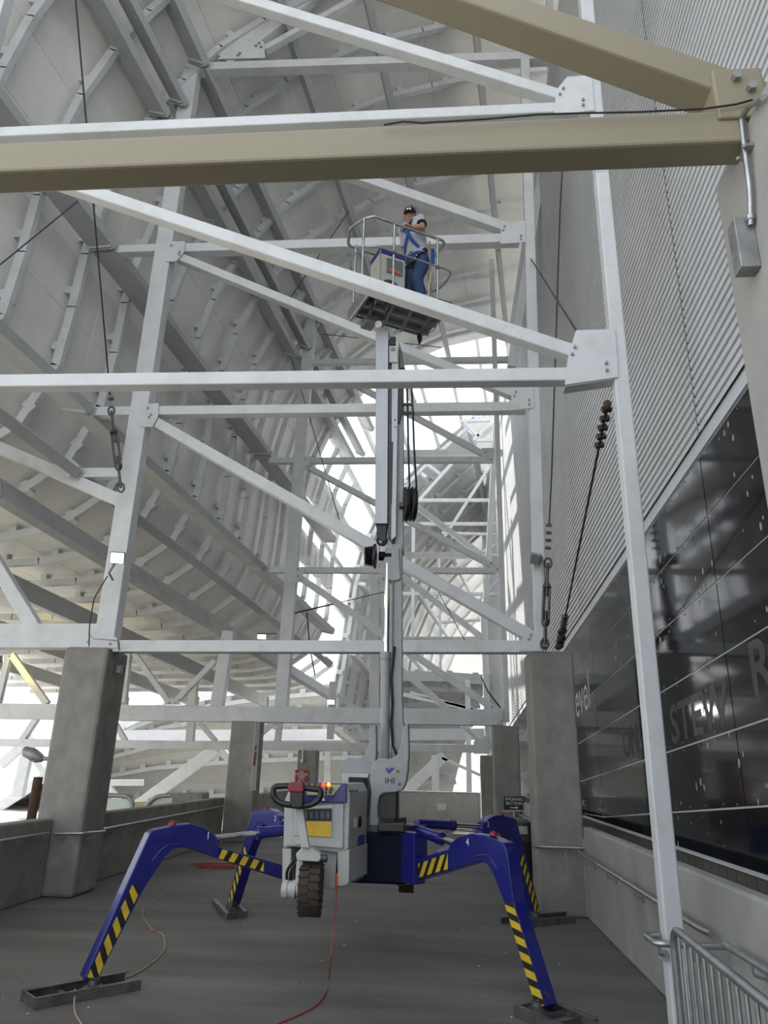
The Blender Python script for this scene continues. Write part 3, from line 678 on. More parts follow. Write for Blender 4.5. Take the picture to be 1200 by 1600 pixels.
for k in (1, 2, 3, 4):
    leg, W, d, n_ = legs[k]
    src = S1P if k != 4 else S4P
    f_ = (FEET[k]-ROOT[k]).length/(FEET[1]-ROOT[1]).length if k != 4 else 1.0
    hs, hz = to_sz(1, [(330, 1311)])[0] if k != 4 else to_sz(4, [(712, 1322)])[0]
    hs *= f_ if k != 4 else 1
    a = W(hs, hz, -0.065); rt = W(0.02, 1.13, -0.065)
    dd = (rt-a).normalized(); m1 = a+dd*(rt-a).length*0.45
    MB().cyl(a, m1+dd*0.05, 0.026, 14).build('piston_rod', 'chrome', leg, smooth=True)
    MB().lathe(m1, dd, [(0, 0.05), (0.0, 0.058), (0.05, 0.058), (0.055, 0.05), ((rt-m1).length, 0.05)], 16).build('hydraulic_cylinder', 'blue_paint', leg, smooth=True)
    MB().cyl(a-n_*0.05, a+n_*0.05, 0.03, 12).build('pin', 'dark_steel', leg)
    # white numeral and red beacon on the hump
    tx = to_sz(1, [(325, 1306)])[0] if k != 4 else to_sz(4, [(731, 1316)])[0]
    tp = W(tx[0]*f_, tx[1], 0.003)
    xd = RGT.copy(); xd.z = 0; xd = d if d.dot(RGT) > 0 else -d
    text('numeral', str(k), 'white_print', leg, tp, xd, (0, 0, 1), 0.085, 0.001)
    bx = to_sz(1, [(274, 1289)])[0] if k != 4 else to_sz(4, [(762, 1305)])[0]
    bp_ = W(bx[0]*f_, bx[1]-0.005, -0.065)
    MB().lathe(bp_, (0, 0, 1), [(0, 0.035), (0.012, 0.035), (0.03, 0.022), (0.036, 0.008)], 12).build('beacon_lens', 'red_plastic', leg, smooth=True)
    # weld ridge along the knee
    rp = [(238, 1345), (250, 1330), (262, 1320), (280, 1319), (292, 1322)] if k != 4 else [(742, 1338), (758, 1335), (768, 1342), (776, 1357)]
    kk = 1 if k != 4 else 4
    MB().tube([W(s*f_, z, 0.0) for s, z in to_sz(kk, rp)], 0.006, 6).build('ridge', 'blue_paint', leg)
    # ankle below the leg
    ft = W(*( (src[-1][0]*f_, src[-1][1]) if k != 4 else S4P[8]), -0.065); F = FEET[k]+V((0, 0, 0.042))
    if k == 4: ft = W((S4P[8][0]+S4P[9][0])/2, S4P[8][1]+0.02, -0.065)
    MB().bar(ft+V((0, 0, 0.10))-d*0.02, F, 0.07, 0.07).build('ankle', 'dark_steel', leg)
    MB().lathe(F-V((0, 0, 0.028)), (0, 0, 1), [(0, 0.10), (0.015, 0.10), (0.05, 0.05), (0.08, 0.045)], 16).build('foot_plate', 'dark_steel', leg, smooth=True)

# chassis and turntable
ch = MB().box(-1.24, -0.34, 7.62, 8.66, 0.66, 1.10).build('chassis', 'blue_dark', lift, bevel=0.02)
for x_, y_, sx_, sy_ in ((-0.36, 7.66, 1, -1), (-0.36, 8.6, 1, 1), (-1.22, 7.66, -1, -1), (-1.22, 8.6, -1, 1)):
    MB().obox((x_+sx_*0.06, y_+sy_*0.02, 0.90), V((sx_, sy_*0.9, 0)).normalized()*0.12, V((-sy_*0.9, sx_, 0)).normalized()*0.075, (0, 0, 0.22)).build('leg_bracket', 'blue_paint', ch, bevel=0.01)
MB().box(-0.62, -0.36, 7.56, 7.66, 1.12, 1.20).build('valve_block', 'black_plastic', ch, bevel=0.01)
MB().lathe((-0.70, 8.15, 1.08), (0, 0, 1), [(0, 0.36), (0.07, 0.36), (0.08, 0.33), (0.14, 0.33)], 28).build('turntable', 'dark_steel', lift, smooth=True)

# turret side plates
TP = [(576, 1296), (580, 1238), (577, 1217), (580, 1203), (585, 1190), (593, 1184), (610, 1186), (620, 1180), (626, 1165), (629, 1142), (633, 1131), (638, 1131), (639, 1177), (637, 1206), (634, 1225), (628, 1235), (617, 1238), (600, 1239), (593, 1244), (590, 1258), (590, 1275), (595, 1296)]
near_plate = MB().prism([PY(x, y, 7.82) for x, y in TP], (0.01, 0.09, 0)).build('turret_plate', 'turret_grey', lift, bevel=0.012)
tp2 = [PY(x, y, 7.82)+V((-0.36, 0.30, 0.0)) for x, y in TP]
MB().prism(tp2, (0.01, 0.09, 0)).build('turret_plate', 'turret_grey', lift, bevel=0.012)
lg = [PY(x, y, 7.815) for x, y in ((602, 1202), (606, 1199), (607, 1203), (612, 1199), (617, 1200), (607, 1209))]
MB().prism(lg, (0, -0.003, 0)).build('emblem', 'blue_print', near_plate)
text('lettering', 'IHI', 'grey_print', near_plate, PY(609, 1220, 7.815), (1, 0, 0), (0, 0, 1), 0.085, 0.001)
for px in ((624, 1225), (621, 1205)):
    p = PY(*px, 7.82); MB().tube([p-V((0, 0.012, 0)), p+V((0, 0.01, 0))], 0.014, 8).build('pin', 'dark_steel', near_plate)
MB().prism([PY(x, y, 7.9) for x, y in ((534, 1208), (576, 1209), (576, 1262), (534, 1262))], (0.03, 0.35, 0)).build('motor_cover', 'machine_light', lift, bevel=0.012)
MB().box(-0.98, -0.45, 7.90, 8.25, 1.2, 1.62).build('turret_core', 'black_plastic', lift, bevel=0.02)

# ---- ground control cabinet
Yq = 6.95; BV = V((0.10, 0.62, 0))
def fq(name, pts, th, mt, parent, Y=Yq, bev=0.006): return MB().prism([PY(x, y, Y) for x, y in pts], (0, th, 0)).build(name, mt, parent, bevel=bev)
cab = MB().prism([PY(x, y, Yq+0.03) for x, y in ((444, 1252), (455, 1224), (541, 1224), (547, 1238), (544, 1327), (530, 1333), (452, 1322), (442, 1325))], BV).build('cabinet', 'machine_light', lift, bevel=0.012)
MB().prism([PY(x, y, Yq+0.05) for x, y in ((441, 1325), (455, 1326), (455, 1388), (441, 1384))], BV*0.9).build('side_skirt', 'machine_light', cab, bevel=0.008)
MB().prism([PY(x, y, Yq+0.03) for x, y in ((527, 1332), (546, 1327), (545, 1380), (538, 1384), (527, 1385))], BV).build('side_skirt', 'machine_light', cab, bevel=0.008)
MB().prism([PY(x, y, Yq+0.12) for x, y in ((500, 1326), (527, 1330), (524, 1389), (505, 1387))], BV*0.8).build('lower_body', 'machine_grey', cab, bevel=0.008)
fq('front_recess', ((455, 1262), (537, 1255), (536, 1322), (458, 1318)), 0.03, 'machine_grey', cab)
fq('inner_panel', ((460, 1264), (520, 1258), (520, 1309), (460, 1306)), 0.02, 'machine_light', cab, Yq-0.008)
sw = fq('switch_bank', ((474, 1264), (518, 1263), (518, 1283), (474, 1282)), 0.012, 'black_plastic', cab, Yq-0.02)
for i in range(5):
    x = 478+i*8.6; fq('switch', ((x-2.6, 1268), (x+2.6, 1268), (x+2.6, 1279), (x-2.6, 1279)), 0.01, 'dark_steel', sw, Yq-0.03, 0)
fq('warning_label', ((475, 1284), (518, 1284), (517, 1308), (477, 1305)), 0.006, 'label_yellow', cab, Yq-0.016, 0)
fq('lower_lip', ((458, 1308), (520, 1310), (536, 1318), (535, 1326), (460, 1320)), 0.05, 'machine_light', cab, Yq-0.01)
con = fq('console', ((470, 1222), (541, 1224), (541, 1254), (476, 1254)), 0.05, 'blue_paint', cab, Yq-0.02)
fq('console_face', ((474, 1224), (533, 1226), (521, 1242), (480, 1242)), 0.006, 'fence_straw', con, Yq-0.03, 0)
for x, y, r_, mt_ in ((482, 1226, .018, 'black_plastic'), (492, 1227, .014, 'black_plastic'), (499, 1227, .014, 'red_plastic'), (506, 1227, .017, 'lens_red'), (514, 1227, .017, 'lens_amber'),
                      (502, 1233, .012, 'black_plastic'), (510, 1233, .012, 'black_plastic'), (518, 1233, .013, 'black_plastic'), (500, 1239, .012, 'black_plastic'), (509, 1239, .012, 'black_plastic'), (516, 1238, .013, 'black_plastic')):
    p = PY(x, y, Yq-0.03); MB().tube([p, p+V((0, -0.025, 0.01))], r_, 10).build('button', mt_, con, smooth=True)
fq('warning_triangle', ((501, 1251), (505, 1245), (508, 1251)), 0.003, 'white_print', con, Yq-0.026, 0)
lb = fq('data_label', ((545.5, 1234), (560, 1234), (560, 1239), (545.5, 1238)), 0.004, 'black_plastic', cab, Yq+0.01, 0)
# side face print
sidep = [PY(547, 1300, Yq+0.03)+BV*0.62+V((0.006, 0, 0))]
fr_, sd_ = PY(546, 1285, Yq+0.03), BV.normalized()
nsd = V((sd_.y, -sd_.x, 0))
for (u0, u1, z0_, z1_, mt_) in ((0.30, 0.52, 0.93, 1.10, 'blue_print'), (0.24, 0.52, 0.80, 0.90, 'pale_print'), (0.22, 0.54, 0.72, 0.78, 'blue_print'), (0.12, 0.25, 1.18, 1.26, 'white_print')):
    c = V((fr_.x, fr_.y, 0))+nsd*0.004
    MB().prism([c+sd_*u0+V((0, 0, z0_)), c+sd_*u1+V((0, 0, z0_)), c+sd_*u1+V((0, 0, z1_)), c+sd_*u0+V((0, 0, z1_))], nsd*0.002).build('decal', mt_, cab)
MB().lathe(V((fr_.x, fr_.y, 1.22))+sd_*0.34+nsd*0.0, nsd, [(0, 0.05), (0.01, 0.05), (0.012, 0.03)], 16).build('vent_port', 'black_plastic', cab)

# ---- tiller, fork and front wheel
til = MB().prism([PY(x, y, 6.62) for x, y in ((461, 1262), (473, 1262), (482, 1318), (484, 1325), (470, 1325), (469, 1318))], (0, 0.05, 0)).build('tiller', 'machine_light', lift, bevel=0.008)
MB().tube(arc_pts([PY(x, y, 6.55) for x, y in ((452, 1228), (426, 1229), (428, 1248), (441, 1256), (470, 1260), (488, 1257), (500, 1249), (502, 1234), (474, 1231))], 0.05), 0.026, 10).build('handlebar', 'black_plastic', til, smooth=True)
MB().prism([PY(x, y, 6.50) for x, y in ((453, 1234), (474, 1234), (474, 1260), (468, 1263), (456, 1263), (452, 1258))], (0, 0.09, 0)).build('tiller_head', 'black_plastic', til, bevel=0.012)
MB().prism([PY(x, y, 6.49) for x, y in ((449, 1230), (453, 1222), (474, 1220), (475, 1236), (470, 1239), (450, 1238))], (0, 0.10, 0)).build('brake_button', 'red_plastic', til, bevel=0.012)
fk = MB().prism([PY(x, y, 6.66) for x, y in ((463, 1341), (462, 1334), (474, 1322), (484, 1322), (500, 1334), (502, 1341), (498, 1347), (464, 1345))], (0, 0.12, 0)).build('fork', 'machine_light', lift, bevel=0.01)
MB().prism([PY(x, y, 6.74) for x, y in ((463, 1345), (474, 1345), (469, 1398), (463, 1400), (460, 1392))], (0, 0.10, 0)).build('fork_leg', 'machine_light', fk, bevel=0.01)
MB().cyl(PY(496, 1342, 6.72), PY(511, 1341, 6.72), 0.03, 12).build('pivot', 'dark_steel', fk, smooth=True)
mo = MB().lathe(PY(441, 1389, 6.80), (1, 0, 0), [(0, 0.06), (0.005, 0.075), (0.05, 0.075), (0.055, 0.066), (0.085, 0.066), (0.09, 0.075), (0.12, 0.075), (0.125, 0.05)], 20).build('drive_motor', 'machine_light', fk, smooth=True)
MB().tube(arc_pts([PY(448, 1377, 6.80), PY(448, 1360, 6.78), PY(459, 1345, 6.76)], 0.05), 0.013, 8).build('hose', 'black_plastic', mo, smooth=True)
MB().tube(arc_pts([PY(453, 1377, 6.82), PY(454, 1362, 6.80), PY(464, 1347, 6.78)], 0.05), 0.013, 8).build('hose', 'black_plastic', mo, smooth=True)
def wheel(c, ax, R_, wd, detail=True):
    ax = V(ax).normalized(); c = V(c)
    w_ = MB().lathe(c-ax*wd/2, ax, [(0, R_*0.55), (0, R_*0.86), (wd*0.10, R_*0.95), (wd*0.9, R_*0.95), (wd, R_*0.86), (wd, R_*0.55)], 36).build('wheel', 'rubber', lift, smooth=True)
    MB().lathe(c-ax*(wd/2-0.02), ax, [(0, R_*0.2), (0, R_*0.56), (0.02, R_*0.56), (wd-0.06, R_*0.56), (wd-0.04, R_*0.5), (wd-0.05, R_*0.2)], 24).build('wheel_hub', 'dark_steel', w_, smooth=True)
    mb = MB(); _, a, b2 = basis(ax)
    for i in range(22):
        t = 2*math.pi*i/22
        for sgn in (-1, 1):
            t2 = t+(math.pi/22 if sgn > 0 else 0)
            rd = a*math.cos(t2)+b2*math.sin(t2); tg = ax.cross(rd)
            mb.obox(c+rd*R_*0.965+ax*sgn*wd*0.25, ax*wd*0.23, (tg+ax*0.35*sgn).normalized()*R_*0.105, rd*R_*0.035)
    mb.build('tread', 'rubber', w_)['kind'] = 'stuff'
    return w_
wheel(PY(486, 1386, 6.86), (1, 0.06, 0), 0.225, 0.18)
wheel(PY(635, 1363, 8.9), (1, 0.02, 0), 0.20, 0.16)
MB().cyl(PY(635, 1363, 8.9)-V((0.4, 0, -0.02)), PY(635, 1363, 8.9), 0.035, 12).build('axle', 'dark_steel', lift)

# ---- mast
Ym = 8.32
def mq(name, pts, th, mt, parent=None, Y=Ym, bev=0.006): return MB().prism([PY(x, y, Y) for x, y in pts], (0, th, 0)).build(name, mt, parent or lift, bevel=bev)
low = mq('lower_boom', ((612, 850), (628, 850), (628, 1090), (630, 1130), (636, 1150), (622, 1180), (612, 1140), (609, 1050)), 0.22, 'turret_grey')
MB().cyl(PY(604, 1030, Ym), PY(605, 880, Ym), 0.032, 18).build('lift_ram_rod', 'chrome', low, smooth=True)
MB().lathe(PY(600.5, 1190, Ym), PY(602.5, 1027, Ym)-PY(600.5, 1190, Ym), [(0, 0.054), (1.10, 0.054), (1.10, 0.062), (1.18, 0.062), (1.18, 0.05)], 20).build('lift_ram', 'turret_grey', low, smooth=True)
mq('conduit', ((613.5, 905), (615, 905), (612.5, 1190), (611, 1190)), 0.012, 'dark_steel', low, Ym-0.02, 0)
MB().tube([PY(x, y, Ym-0.03) for x, y in ((616, 1010), (611, 1060), (613, 1100), (611, 1130), (614, 1165), (622, 1185))], 0.016, 8).build('hose', 'cable_black', low, smooth=True)
kn = mq('knuckle', ((591, 882), (600, 874), (602, 856), (624, 856), (626, 905), (616, 908), (605, 906), (596, 902)), 0.2, 'turret_grey', Y=Ym-0.03, bev=0.015)
MB().cyl(PY(592, 869, Ym+0.02), PY(612, 869, Ym+0.02), 0.055, 16).build('pin', 'blue_dark', kn, smooth=True)
dr0, dr1 = PY(570, 869, Ym), PY(590, 869, Ym)
MB().lathe(dr0, dr1-dr0, [(0, 0.04), (0.0, 0.10), (0.02, 0.12), (0.03, 0.10), (0.045, 0.125), (0.06, 0.105), (0.075, 0.13), (0.09, 0.11), (0.105, 0.14), (0.12, 0.15), (0.135, 0.15), (0.145, 0.06)], 28).build('hose_drum', 'black_plastic', kn, smooth=True)
up1 = mq('outer_boom', ((587, 516), (607, 516), (605.5, 818), (586, 818)), 0.26, 'alloy', Y=Ym-0.08)
mq('boom_track', ((607, 530), (612, 530), (612, 845), (606, 838)), 0.2, 'dark_steel', up1, Ym-0.02)
up2 = mq('middle_boom', ((612, 552), (623, 552), (619, 838), (611, 845)), 0.24, 'alloy', Y=Ym-0.05)
for (x, y) in ((617, 656), (618, 667)):
    p = PY(x, y, Ym-0.05); MB().tube([p-V((0, 0.012, 0)), p+V((0, 0.01, 0))], 0.01, 8).build('bolt', 'dark_steel', up2)
mq('slot', ((610.5, 690), (614, 690), (612, 790), (609.5, 780)), 0.01, 'black_plastic', up2, Ym-0.062, 0)
up3 = mq('inner_boom', ((620, 590), (630, 590), (630, 860), (617, 860)), 0.24, 'turret_grey', Y=Ym+0.02)
mq('chain_guide', ((622, 605), (630, 605), (629, 640), (624, 660), (621, 660)), 0.05, 'black_plastic', up3, Ym-0.02)
hd = mq('boom_head', ((608, 540), (622, 540), (622, 566), (608, 566)), 0.22, 'machine_light', Y=Ym-0.07, bev=0.01)
mq('head_window', ((609, 526), (618, 526), (618, 539), (609, 539)), 0.1, 'black_plastic', hd, Ym-0.03)
mq('slot', ((611.5, 543), (613, 543), (613, 548), (611.5, 548)), 0.01, 'black_plastic', hd, Ym-0.08, 0); mq('slot', ((615, 543), (616.5, 543), (616.5, 548), (615, 548)), 0.01, 'black_plastic', hd, Ym-0.08, 0)
mq('head_flange', ((623, 532), (628, 550), (632, 575), (624, 575)), 0.1, 'dark_steel', hd, Ym)
mq('boom_shoe', ((589, 819), (604, 819), (603, 843), (597, 848), (588, 838)), 0.18, 'black_plastic', up1, Ym-0.04)
MB().tube([PY(597, 842, Ym-0.06)+V((0.055*math.cos(t), 0, 0.055*math.sin(t)-0.02)) for t in [math.pi*k/6 for k in range(5, 14)]], 0.018, 8).build('hook', 'cable_black', up1, smooth=True)
for (xa, dx) in ((634, 0), (645, 0.0)):
    c0 = PY(xa, 788, Ym-0.02)
    sh = MB().lathe(c0-V((0.03, 0.006, 0)), (1, 0.22, 0), [(0, 0.05), (0, 0.205), (0.012, 0.215), (0.02, 0.19), (0.04, 0.19), (0.048, 0.215), (0.06, 0.205), (0.06, 0.05)], 32).build('sheave', 'black_plastic', up3, smooth=True)
MB().cyl(PY(624, 790, Ym), PY(650, 789, Ym), 0.04, 12).build('sheave_axle', 'dark_steel', up3)
for pts in (((636, 604), (637, 640), (638, 700), (640, 762)), ((643, 604), (645, 640), (647, 700), (651, 764))):
    MB().tube([PY(x, y, Ym-0.02) for x, y in pts], 0.013, 8).build('hose', 'cable_black', up3, smooth=True)
MB().bar(PY(629, 632, Ym-0.02), PY(646, 632, Ym-0.02), 0.03, 0.03).build('hose_spacer', 'black_plastic', up3); MB().bar(PY(629, 645, Ym-0.02), PY(648, 645, Ym-0.02), 0.03, 0.03).build('hose_spacer', 'black_plastic', up3)
MB().tube([PY(593, 848, Ym-0.05), PY(592.5, 866, Ym-0.02)], 0.004, 6).build('wire', 'dark_steel', up1)

# ---- basket
N1 = V((-0.88, 7.75, 0)); UU = V((0.87, 0.49, 0)).normalized(); VV = V((-UU.y, UU.x, 0)); LU, LV = 1.10, 0.62
ZF, ZR = 7.50, 8.60
def K(u, v, z): return N1+UU*u+VV*v+V((0, 0, z))
bk_ = MB().prism([K(*c, ZF-0.035) for c in ((-0.02, 0.06), (0.06, -0.02), (LU-0.06, -0.02), (LU+0.02, 0.06), (LU+0.02, LV-0.06), (LU-0.06, LV+0.02), (0.06, LV+0.02), (-0.02, LV-0.06))], (0, 0, 0.035)).build('basket', 'alloy', lift)
for v0, v1 in ((-0.03, -0.01), (LV+0.01, LV+0.03)): MB().prism([K(0.05, v0, ZF-0.06), K(LU-0.05, v0, ZF-0.06), K(LU-0.05, v1, ZF-0.06), K(0.05, v1, ZF-0.06)], (0, 0, 0.16)).build('toe_board', 'alloy', bk_)
MB().prism([K(-0.03, 0.05, ZF-0.06), K(-0.01, 0.05, ZF-0.06), K(-0.01, LV-0.05, ZF-0.06), K(-0.03, LV-0.05, ZF-0.06)], (0, 0, 0.16)).build('toe_board', 'alloy', bk_)
MB().loft([(K(-0.02, t, ZF-0.04), UU*0.05, V((0, 0, 0.10))) for t in (-0.02, LV+0.02)], 14).build('bumper', 'galvanised', bk_, smooth=True)
for t in (0.10, 0.35, 0.62, 0.90): MB().bar(K(t, -0.02, ZF-0.07), K(t+0.10, LV+0.02, ZF-0.07), 0.03, 0.06).build('floor_beam', 'alloy', bk_)
for v_ in (0.08, 0.30, 0.52): MB().bar(K(0.0, v_, ZF-0.075), K(LU, v_, ZF-0.075), 0.05, 0.05).build('floor_beam', 'alloy', bk_)
MB().prism([K(*c, ZF-0.19) for c in ((0.14, 0.46), (0.30, 0.46), (0.30, 0.68), (0.14, 0.68))], (0, 0, 0.12)).build('basket_mount', 'alloy', bk_, bevel=0.01)
for (u_, v_) in ((0.05, 0.12), (0.98, 0.55), (0.26, 0.10)):
    c = K(u_, v_, ZF-0.15); MB().prism([c+V((-0.03, 0, 0.07)), c+V((0.03, 0, 0.07)), c+V((0.035, 0, -0.02)), c+V((0.01, 0, -0.09)), c+V((-0.015, 0, -0.09)), c+V((-0.035, 0, 0.0))], (0, 0.05, 0)).build('clamp', 'black_plastic', bk_, bevel=0.008)
c = PY(591, 508, 8.25); MB().lathe(c, (0.2, -1, -0.2), [(0, 0.045), (0.04, 0.045), (0.04, 0.03), (0.03, 0.02)], 16).build('camera_eye', 'white_print', bk_, smooth=True)
MB().tube([K(0.0, 0.0, ZF-0.10), K(-0.04, 0.2, ZF-0.17), K(0.05, 0.45, ZF-0.16)], 0.006, 6).build('wire', 'cable_black', bk_)
MB().tube([K(LU, 0.1, ZF-0.06), K(LU-0.02, 0.35, ZF-0.14), K(LU-0.1, 0.55, ZF-0.13)], 0.006, 6).build('wire', 'cable_black', bk_)
ring = [K(0.0, 0.0, ZR), K(LU, 0.0, ZR-0.0), K(LU, LV, ZR), K(0.62, LV, ZR), K(0.30, LV, ZR-0.06), K(-0.12, LV, ZR-0.06), K(-0.22, LV*0.5, ZR-0.04), K(-0.10, 0.10, ZR)]
rr_ = []
k = len(ring)
for i in range(k):
    a, b2, c = ring[i-1], ring[i], ring[(i+1) % k]
    rr_ += arc_pts([(a+b2)/2, b2, (b2+c)/2], 0.10)[1:-1]
MB().tube(rr_, 0.021, 10, closed=True).build('top_rail', 'galvanised', bk_, smooth=True)
mid = [K(-0.08, 0.05, ZR-0.48), K(0.05, -0.02, ZR-0.48), K(LU+0.10, -0.02, ZR-0.48), K(LU+0.12, LV*0.7, ZR-0.48), K(LU-0.1, LV, ZR-0.48)]
MB().tube(arc_pts(mid, 0.14), 0.014, 8).build('mid_rail', 'galvanised', bk_, smooth=True)
MB().tube(arc_pts([K(-0.08, 0.05, ZR-0.48), K(-0.18, 0.3, ZR-0.48), K(-0.08, LV, ZR-0.48), K(0.5, LV, ZR-0.48)], 0.14), 0.014, 8).build('mid_rail', 'galvanised', bk_, smooth=True)
for (u_, v_) in ((-0.10, 0.10), (0.30, 0.0), (LU-0.14, 0.0), (LU, LV*0.72), (0.0, LV), (0.55, LV)):
    MB().tube([K(u_, v_, ZF), K(u_, v_, ZR-0.03), K(u_, v_, ZR)], 0.018, 10).build('rail_post', 'galvanised', bk_, smooth=True)
MB().tube([K(0.12, 0.02, ZF+0.05), K(0.12, 0.02, ZR-0.48)], 0.010, 8).build('rail_post', 'steel_cream', bk_, smooth=True)
for (u_, v_) in ((0.30, 0.0), (LU-0.14, 0.0)): MB().lathe(K(u_, v_, ZR-0.505), (0, 0, 1), [(0, 0.026), (0.05, 0.026)], 10).build('clamp_collar', 'dark_steel', bk_)
# platform control box
def kb(u0, u1, v0, v1, z0_, z1_, name, mt, parent, bev=0.008): return MB().prism([K(u0, v0, z0_), K(u1, v0, z0_), K(u1, v1, z0_), K(u0, v1, z0_)], (0, 0, z1_-z0_)).build(name, mt, parent, bevel=bev)
pb_ = kb(0.16, 0.54, 0.14, 0.44, ZF+0.03, ZR-0.42, 'control_box', 'machine_light', bk_)
kb(0.155, 0.545, 0.135, 0.445, ZR-0.42, ZR-0.34, 'box_lid', 'blue_paint', bk_)
kb(0.26, 0.50, 0.125, 0.14, ZF+0.40, ZR-0.47, 'box_window', 'lens_dark', bk_, 0.004); kb(0.30, 0.46, 0.118, 0.125, ZF+0.42, ZF+0.46, 'box_label', 'orange', bk_, 0)
MB().lathe(K(0.30, 0.14, ZF+0.12), -VV, [(0, 0.13), (0.06, 0.13), (0.07, 0.11), (0.07, 0.05)], 24).build('cable_reel', 'rubber', bk_, smooth=True)
hp = [K(0.36, LV-0.02, ZR-0.08), K(0.54, LV-0.02, ZR-0.08), K(0.54, LV-0.02, ZR+0.03), K(0.36, LV-0.02, ZR+0.03)]
hs_ = MB().prism(hp, VV*0.01).build('hand_sign', 'sign_black', bk_)
hc = K(0.46, LV-0.024, ZR-0.03)
mb = MB().prism([hc+UU*a_+V((0, 0, b_)) for a_, b_ in ((-0.02, -0.035), (0.02, -0.035), (0.026, 0.0), (-0.026, 0.0))], -VV*0.002)
for t in (-0.5, -0.18, 0.12, 0.42): mb.bar(hc+UU*t*0.045, hc+UU*t*0.085+V((0, 0, 0.042)), 0.003, 0.009, V((0, -1, 0)))
mb.bar(hc+UU*0.02+V((0, 0, -0.025)), hc+UU*0.05+V((0, 0, 0.0)), 0.003, 0.009, V((0, -1, 0)))
mb.build('hand_mark', 'pale_print', bk_)
ns_ = MB().prism([K(LU-0.16, -0.05, ZF-0.02), K(LU+0.06, -0.05, ZF-0.02), K(LU+0.06, -0.05, ZF+0.09), K(LU-0.16, -0.05, ZF+0.09)], VV*0.01).build('name_plate', 'sign_black', bk_)
for (a0, a1, b0, b1) in ((-0.13, -0.10, 0.02, 0.07), (-0.135, -0.095, 0.0, 0.012), (-0.08, -0.065, 0.0, 0.07), (-0.08, -0.03, 0.058, 0.07), (-0.08, -0.04, 0.0, 0.012), (-0.02, 0.0, 0.03, 0.07), (0.01, 0.04, 0.0, 0.03), (0.01, 0.04, 0.045, 0.07)):
    MB().prism([K(LU+a0, -0.053, ZF+b0), K(LU+a1, -0.053, ZF+b0), K(LU+a1, -0.053, ZF+b1), K(LU+a0, -0.053, ZF+b1)], VV*0.002).build('plate_mark', 'pale_print', bk_)

# ---- loose steel pads under the feet
def pad(rail_a, rail_b, label, k, close=True):
    r = empty('outrigger_pad', (FEET[k].x, FEET[k].y, 0), label, 'outrigger pad', 'loose steel channel pads under the outrigger feet')
    a0, a1 = PZ(*rail_a[0], 0), PZ(*rail_a[1], 0); b0, b1 = PZ(*rail_b[0], 0), PZ(*rail_b[1], 0)
    for p, q_ in ((a0, a1), (b0, b1)):
        s_ = ((a0+a1)-(b0+b1)); s_ = (s_-(q_-p).normalized()*s_.dot((q_-p).normalized())).normalized()
        if p == b0: s_ = -s_
        MB().bar(p+V((0, 0, 0.035)), q_+V((0, 0, 0.035)), 0.018, 0.07).build('rail', 'pad_steel', r, bevel=0.004)
        MB().bar(p+V((0, 0, 0.066))-s_*0.015, q_+V((0, 0, 0.066))-s_*0.015, 0.05, 0.008).build('flange', 'pad_steel', r)
    if close: MB().bar(a0+V((0, 0, 0.035)), b0+V((0, 0, 0.035)), 0.016, 0.07).build('end_plate', 'pad_steel', r)
    for t in (0.32, 0.62): MB().bar(a0.lerp(a1, t)+V((0, 0, 0.02)), b0.lerp(b1, t)+V((0, 0, 0.02)), 0.04, 0.03).build('cross_bar', 'pad_steel', r)
    MB().prism([a0.lerp(a1, 0.38), a0.lerp(a1, 0.68), b0.lerp(b1, 0.68), b0.lerp(b1, 0.38)], (0, 0, 0.012)).build('base_plate', 'pad_steel', r)
pad(((54, 1578), (219, 1547)), ((33, 1563), (194, 1532)), 'long steel channel pad under leg 1 at lower left with cord over it', 1)
pad(((804, 1588), (880, 1622)), ((862, 1578), (935, 1610)), 'steel channel pad under leg 4, cut off by the bottom edge', 4)
pad(((818, 1450), (900, 1442)), ((782, 1443), (884, 1434)), 'steel channel pad under leg 3 against the tall right column', 3, close=False)
pad(((353, 1438), (332, 1414)), ((385, 1434), (364, 1411)), 'short steel channel pad under leg 2 on the far left', 2)
# ================================================================== PERSON IN THE BASKET
fd = V((-0.70, -0.71, 0)).normalized(); lf = V((-fd.y, fd.x, 0))      # facing, person's left (+x side)
PB = V((-0.33, 8.36, ZF))
man = empty('person', PB, 'person in black cap, grey shirt, blue jeans and safety harness leaning on the basket rail', 'person')
def B(s, f, z): return PB+lf*s+fd*f+V((0, 0, z))
head_c = PY(641, 339, 8.20)
hf = V((-0.12, -0.90, -0.38)).normalized(); hl = hf.cross(V((0, 0, 1))).normalized()*-1; hu = hl.cross(hf).normalized()
if hu.z < 0: hu = -hu
def Hd(s, f, u): return head_c+hl*s+hf*f+hu*u
neck0 = B(0.02, 0.12, 1.44)
mb = MB()
rings = [(neck0, 0.06, 0.06), (neck0.lerp(head_c, 0.45), 0.055, 0.058)]
mb.loft([(c, hl*a, hf*b_) for c, a, b_ in rings]+[(Hd(0, -0.005, -0.075), hl*0.052, hf*0.06), (Hd(0, 0.02, -0.10), hl*0.045, hf*0.058), (Hd(0, 0.022, -0.075), hl*0.062, hf*0.075), (Hd(0, 0.012, -0.03), hl*0.073, hf*0.088),
         (Hd(0, 0.004, 0.02), hl*0.077, hf*0.094), (Hd(0, -0.002, 0.065), hl*0.072, hf*0.088), (Hd(0, -0.004, 0.10), hl*0.052, hf*0.065), (Hd(0, -0.004, 0.118), hl*0.02, hf*0.03)], 18)
mb.loft([(Hd(0, 0.085, 0.025), hl*0.008, hf*0.01), (Hd(0, 0.103, -0.012), hl*0.012, hf*0.014), (Hd(0, 0.108, -0.028), hl*0.016, hf*0.014), (Hd(0, 0.09, -0.036), hl*0.012, hf*0.008)], 10)   # nose
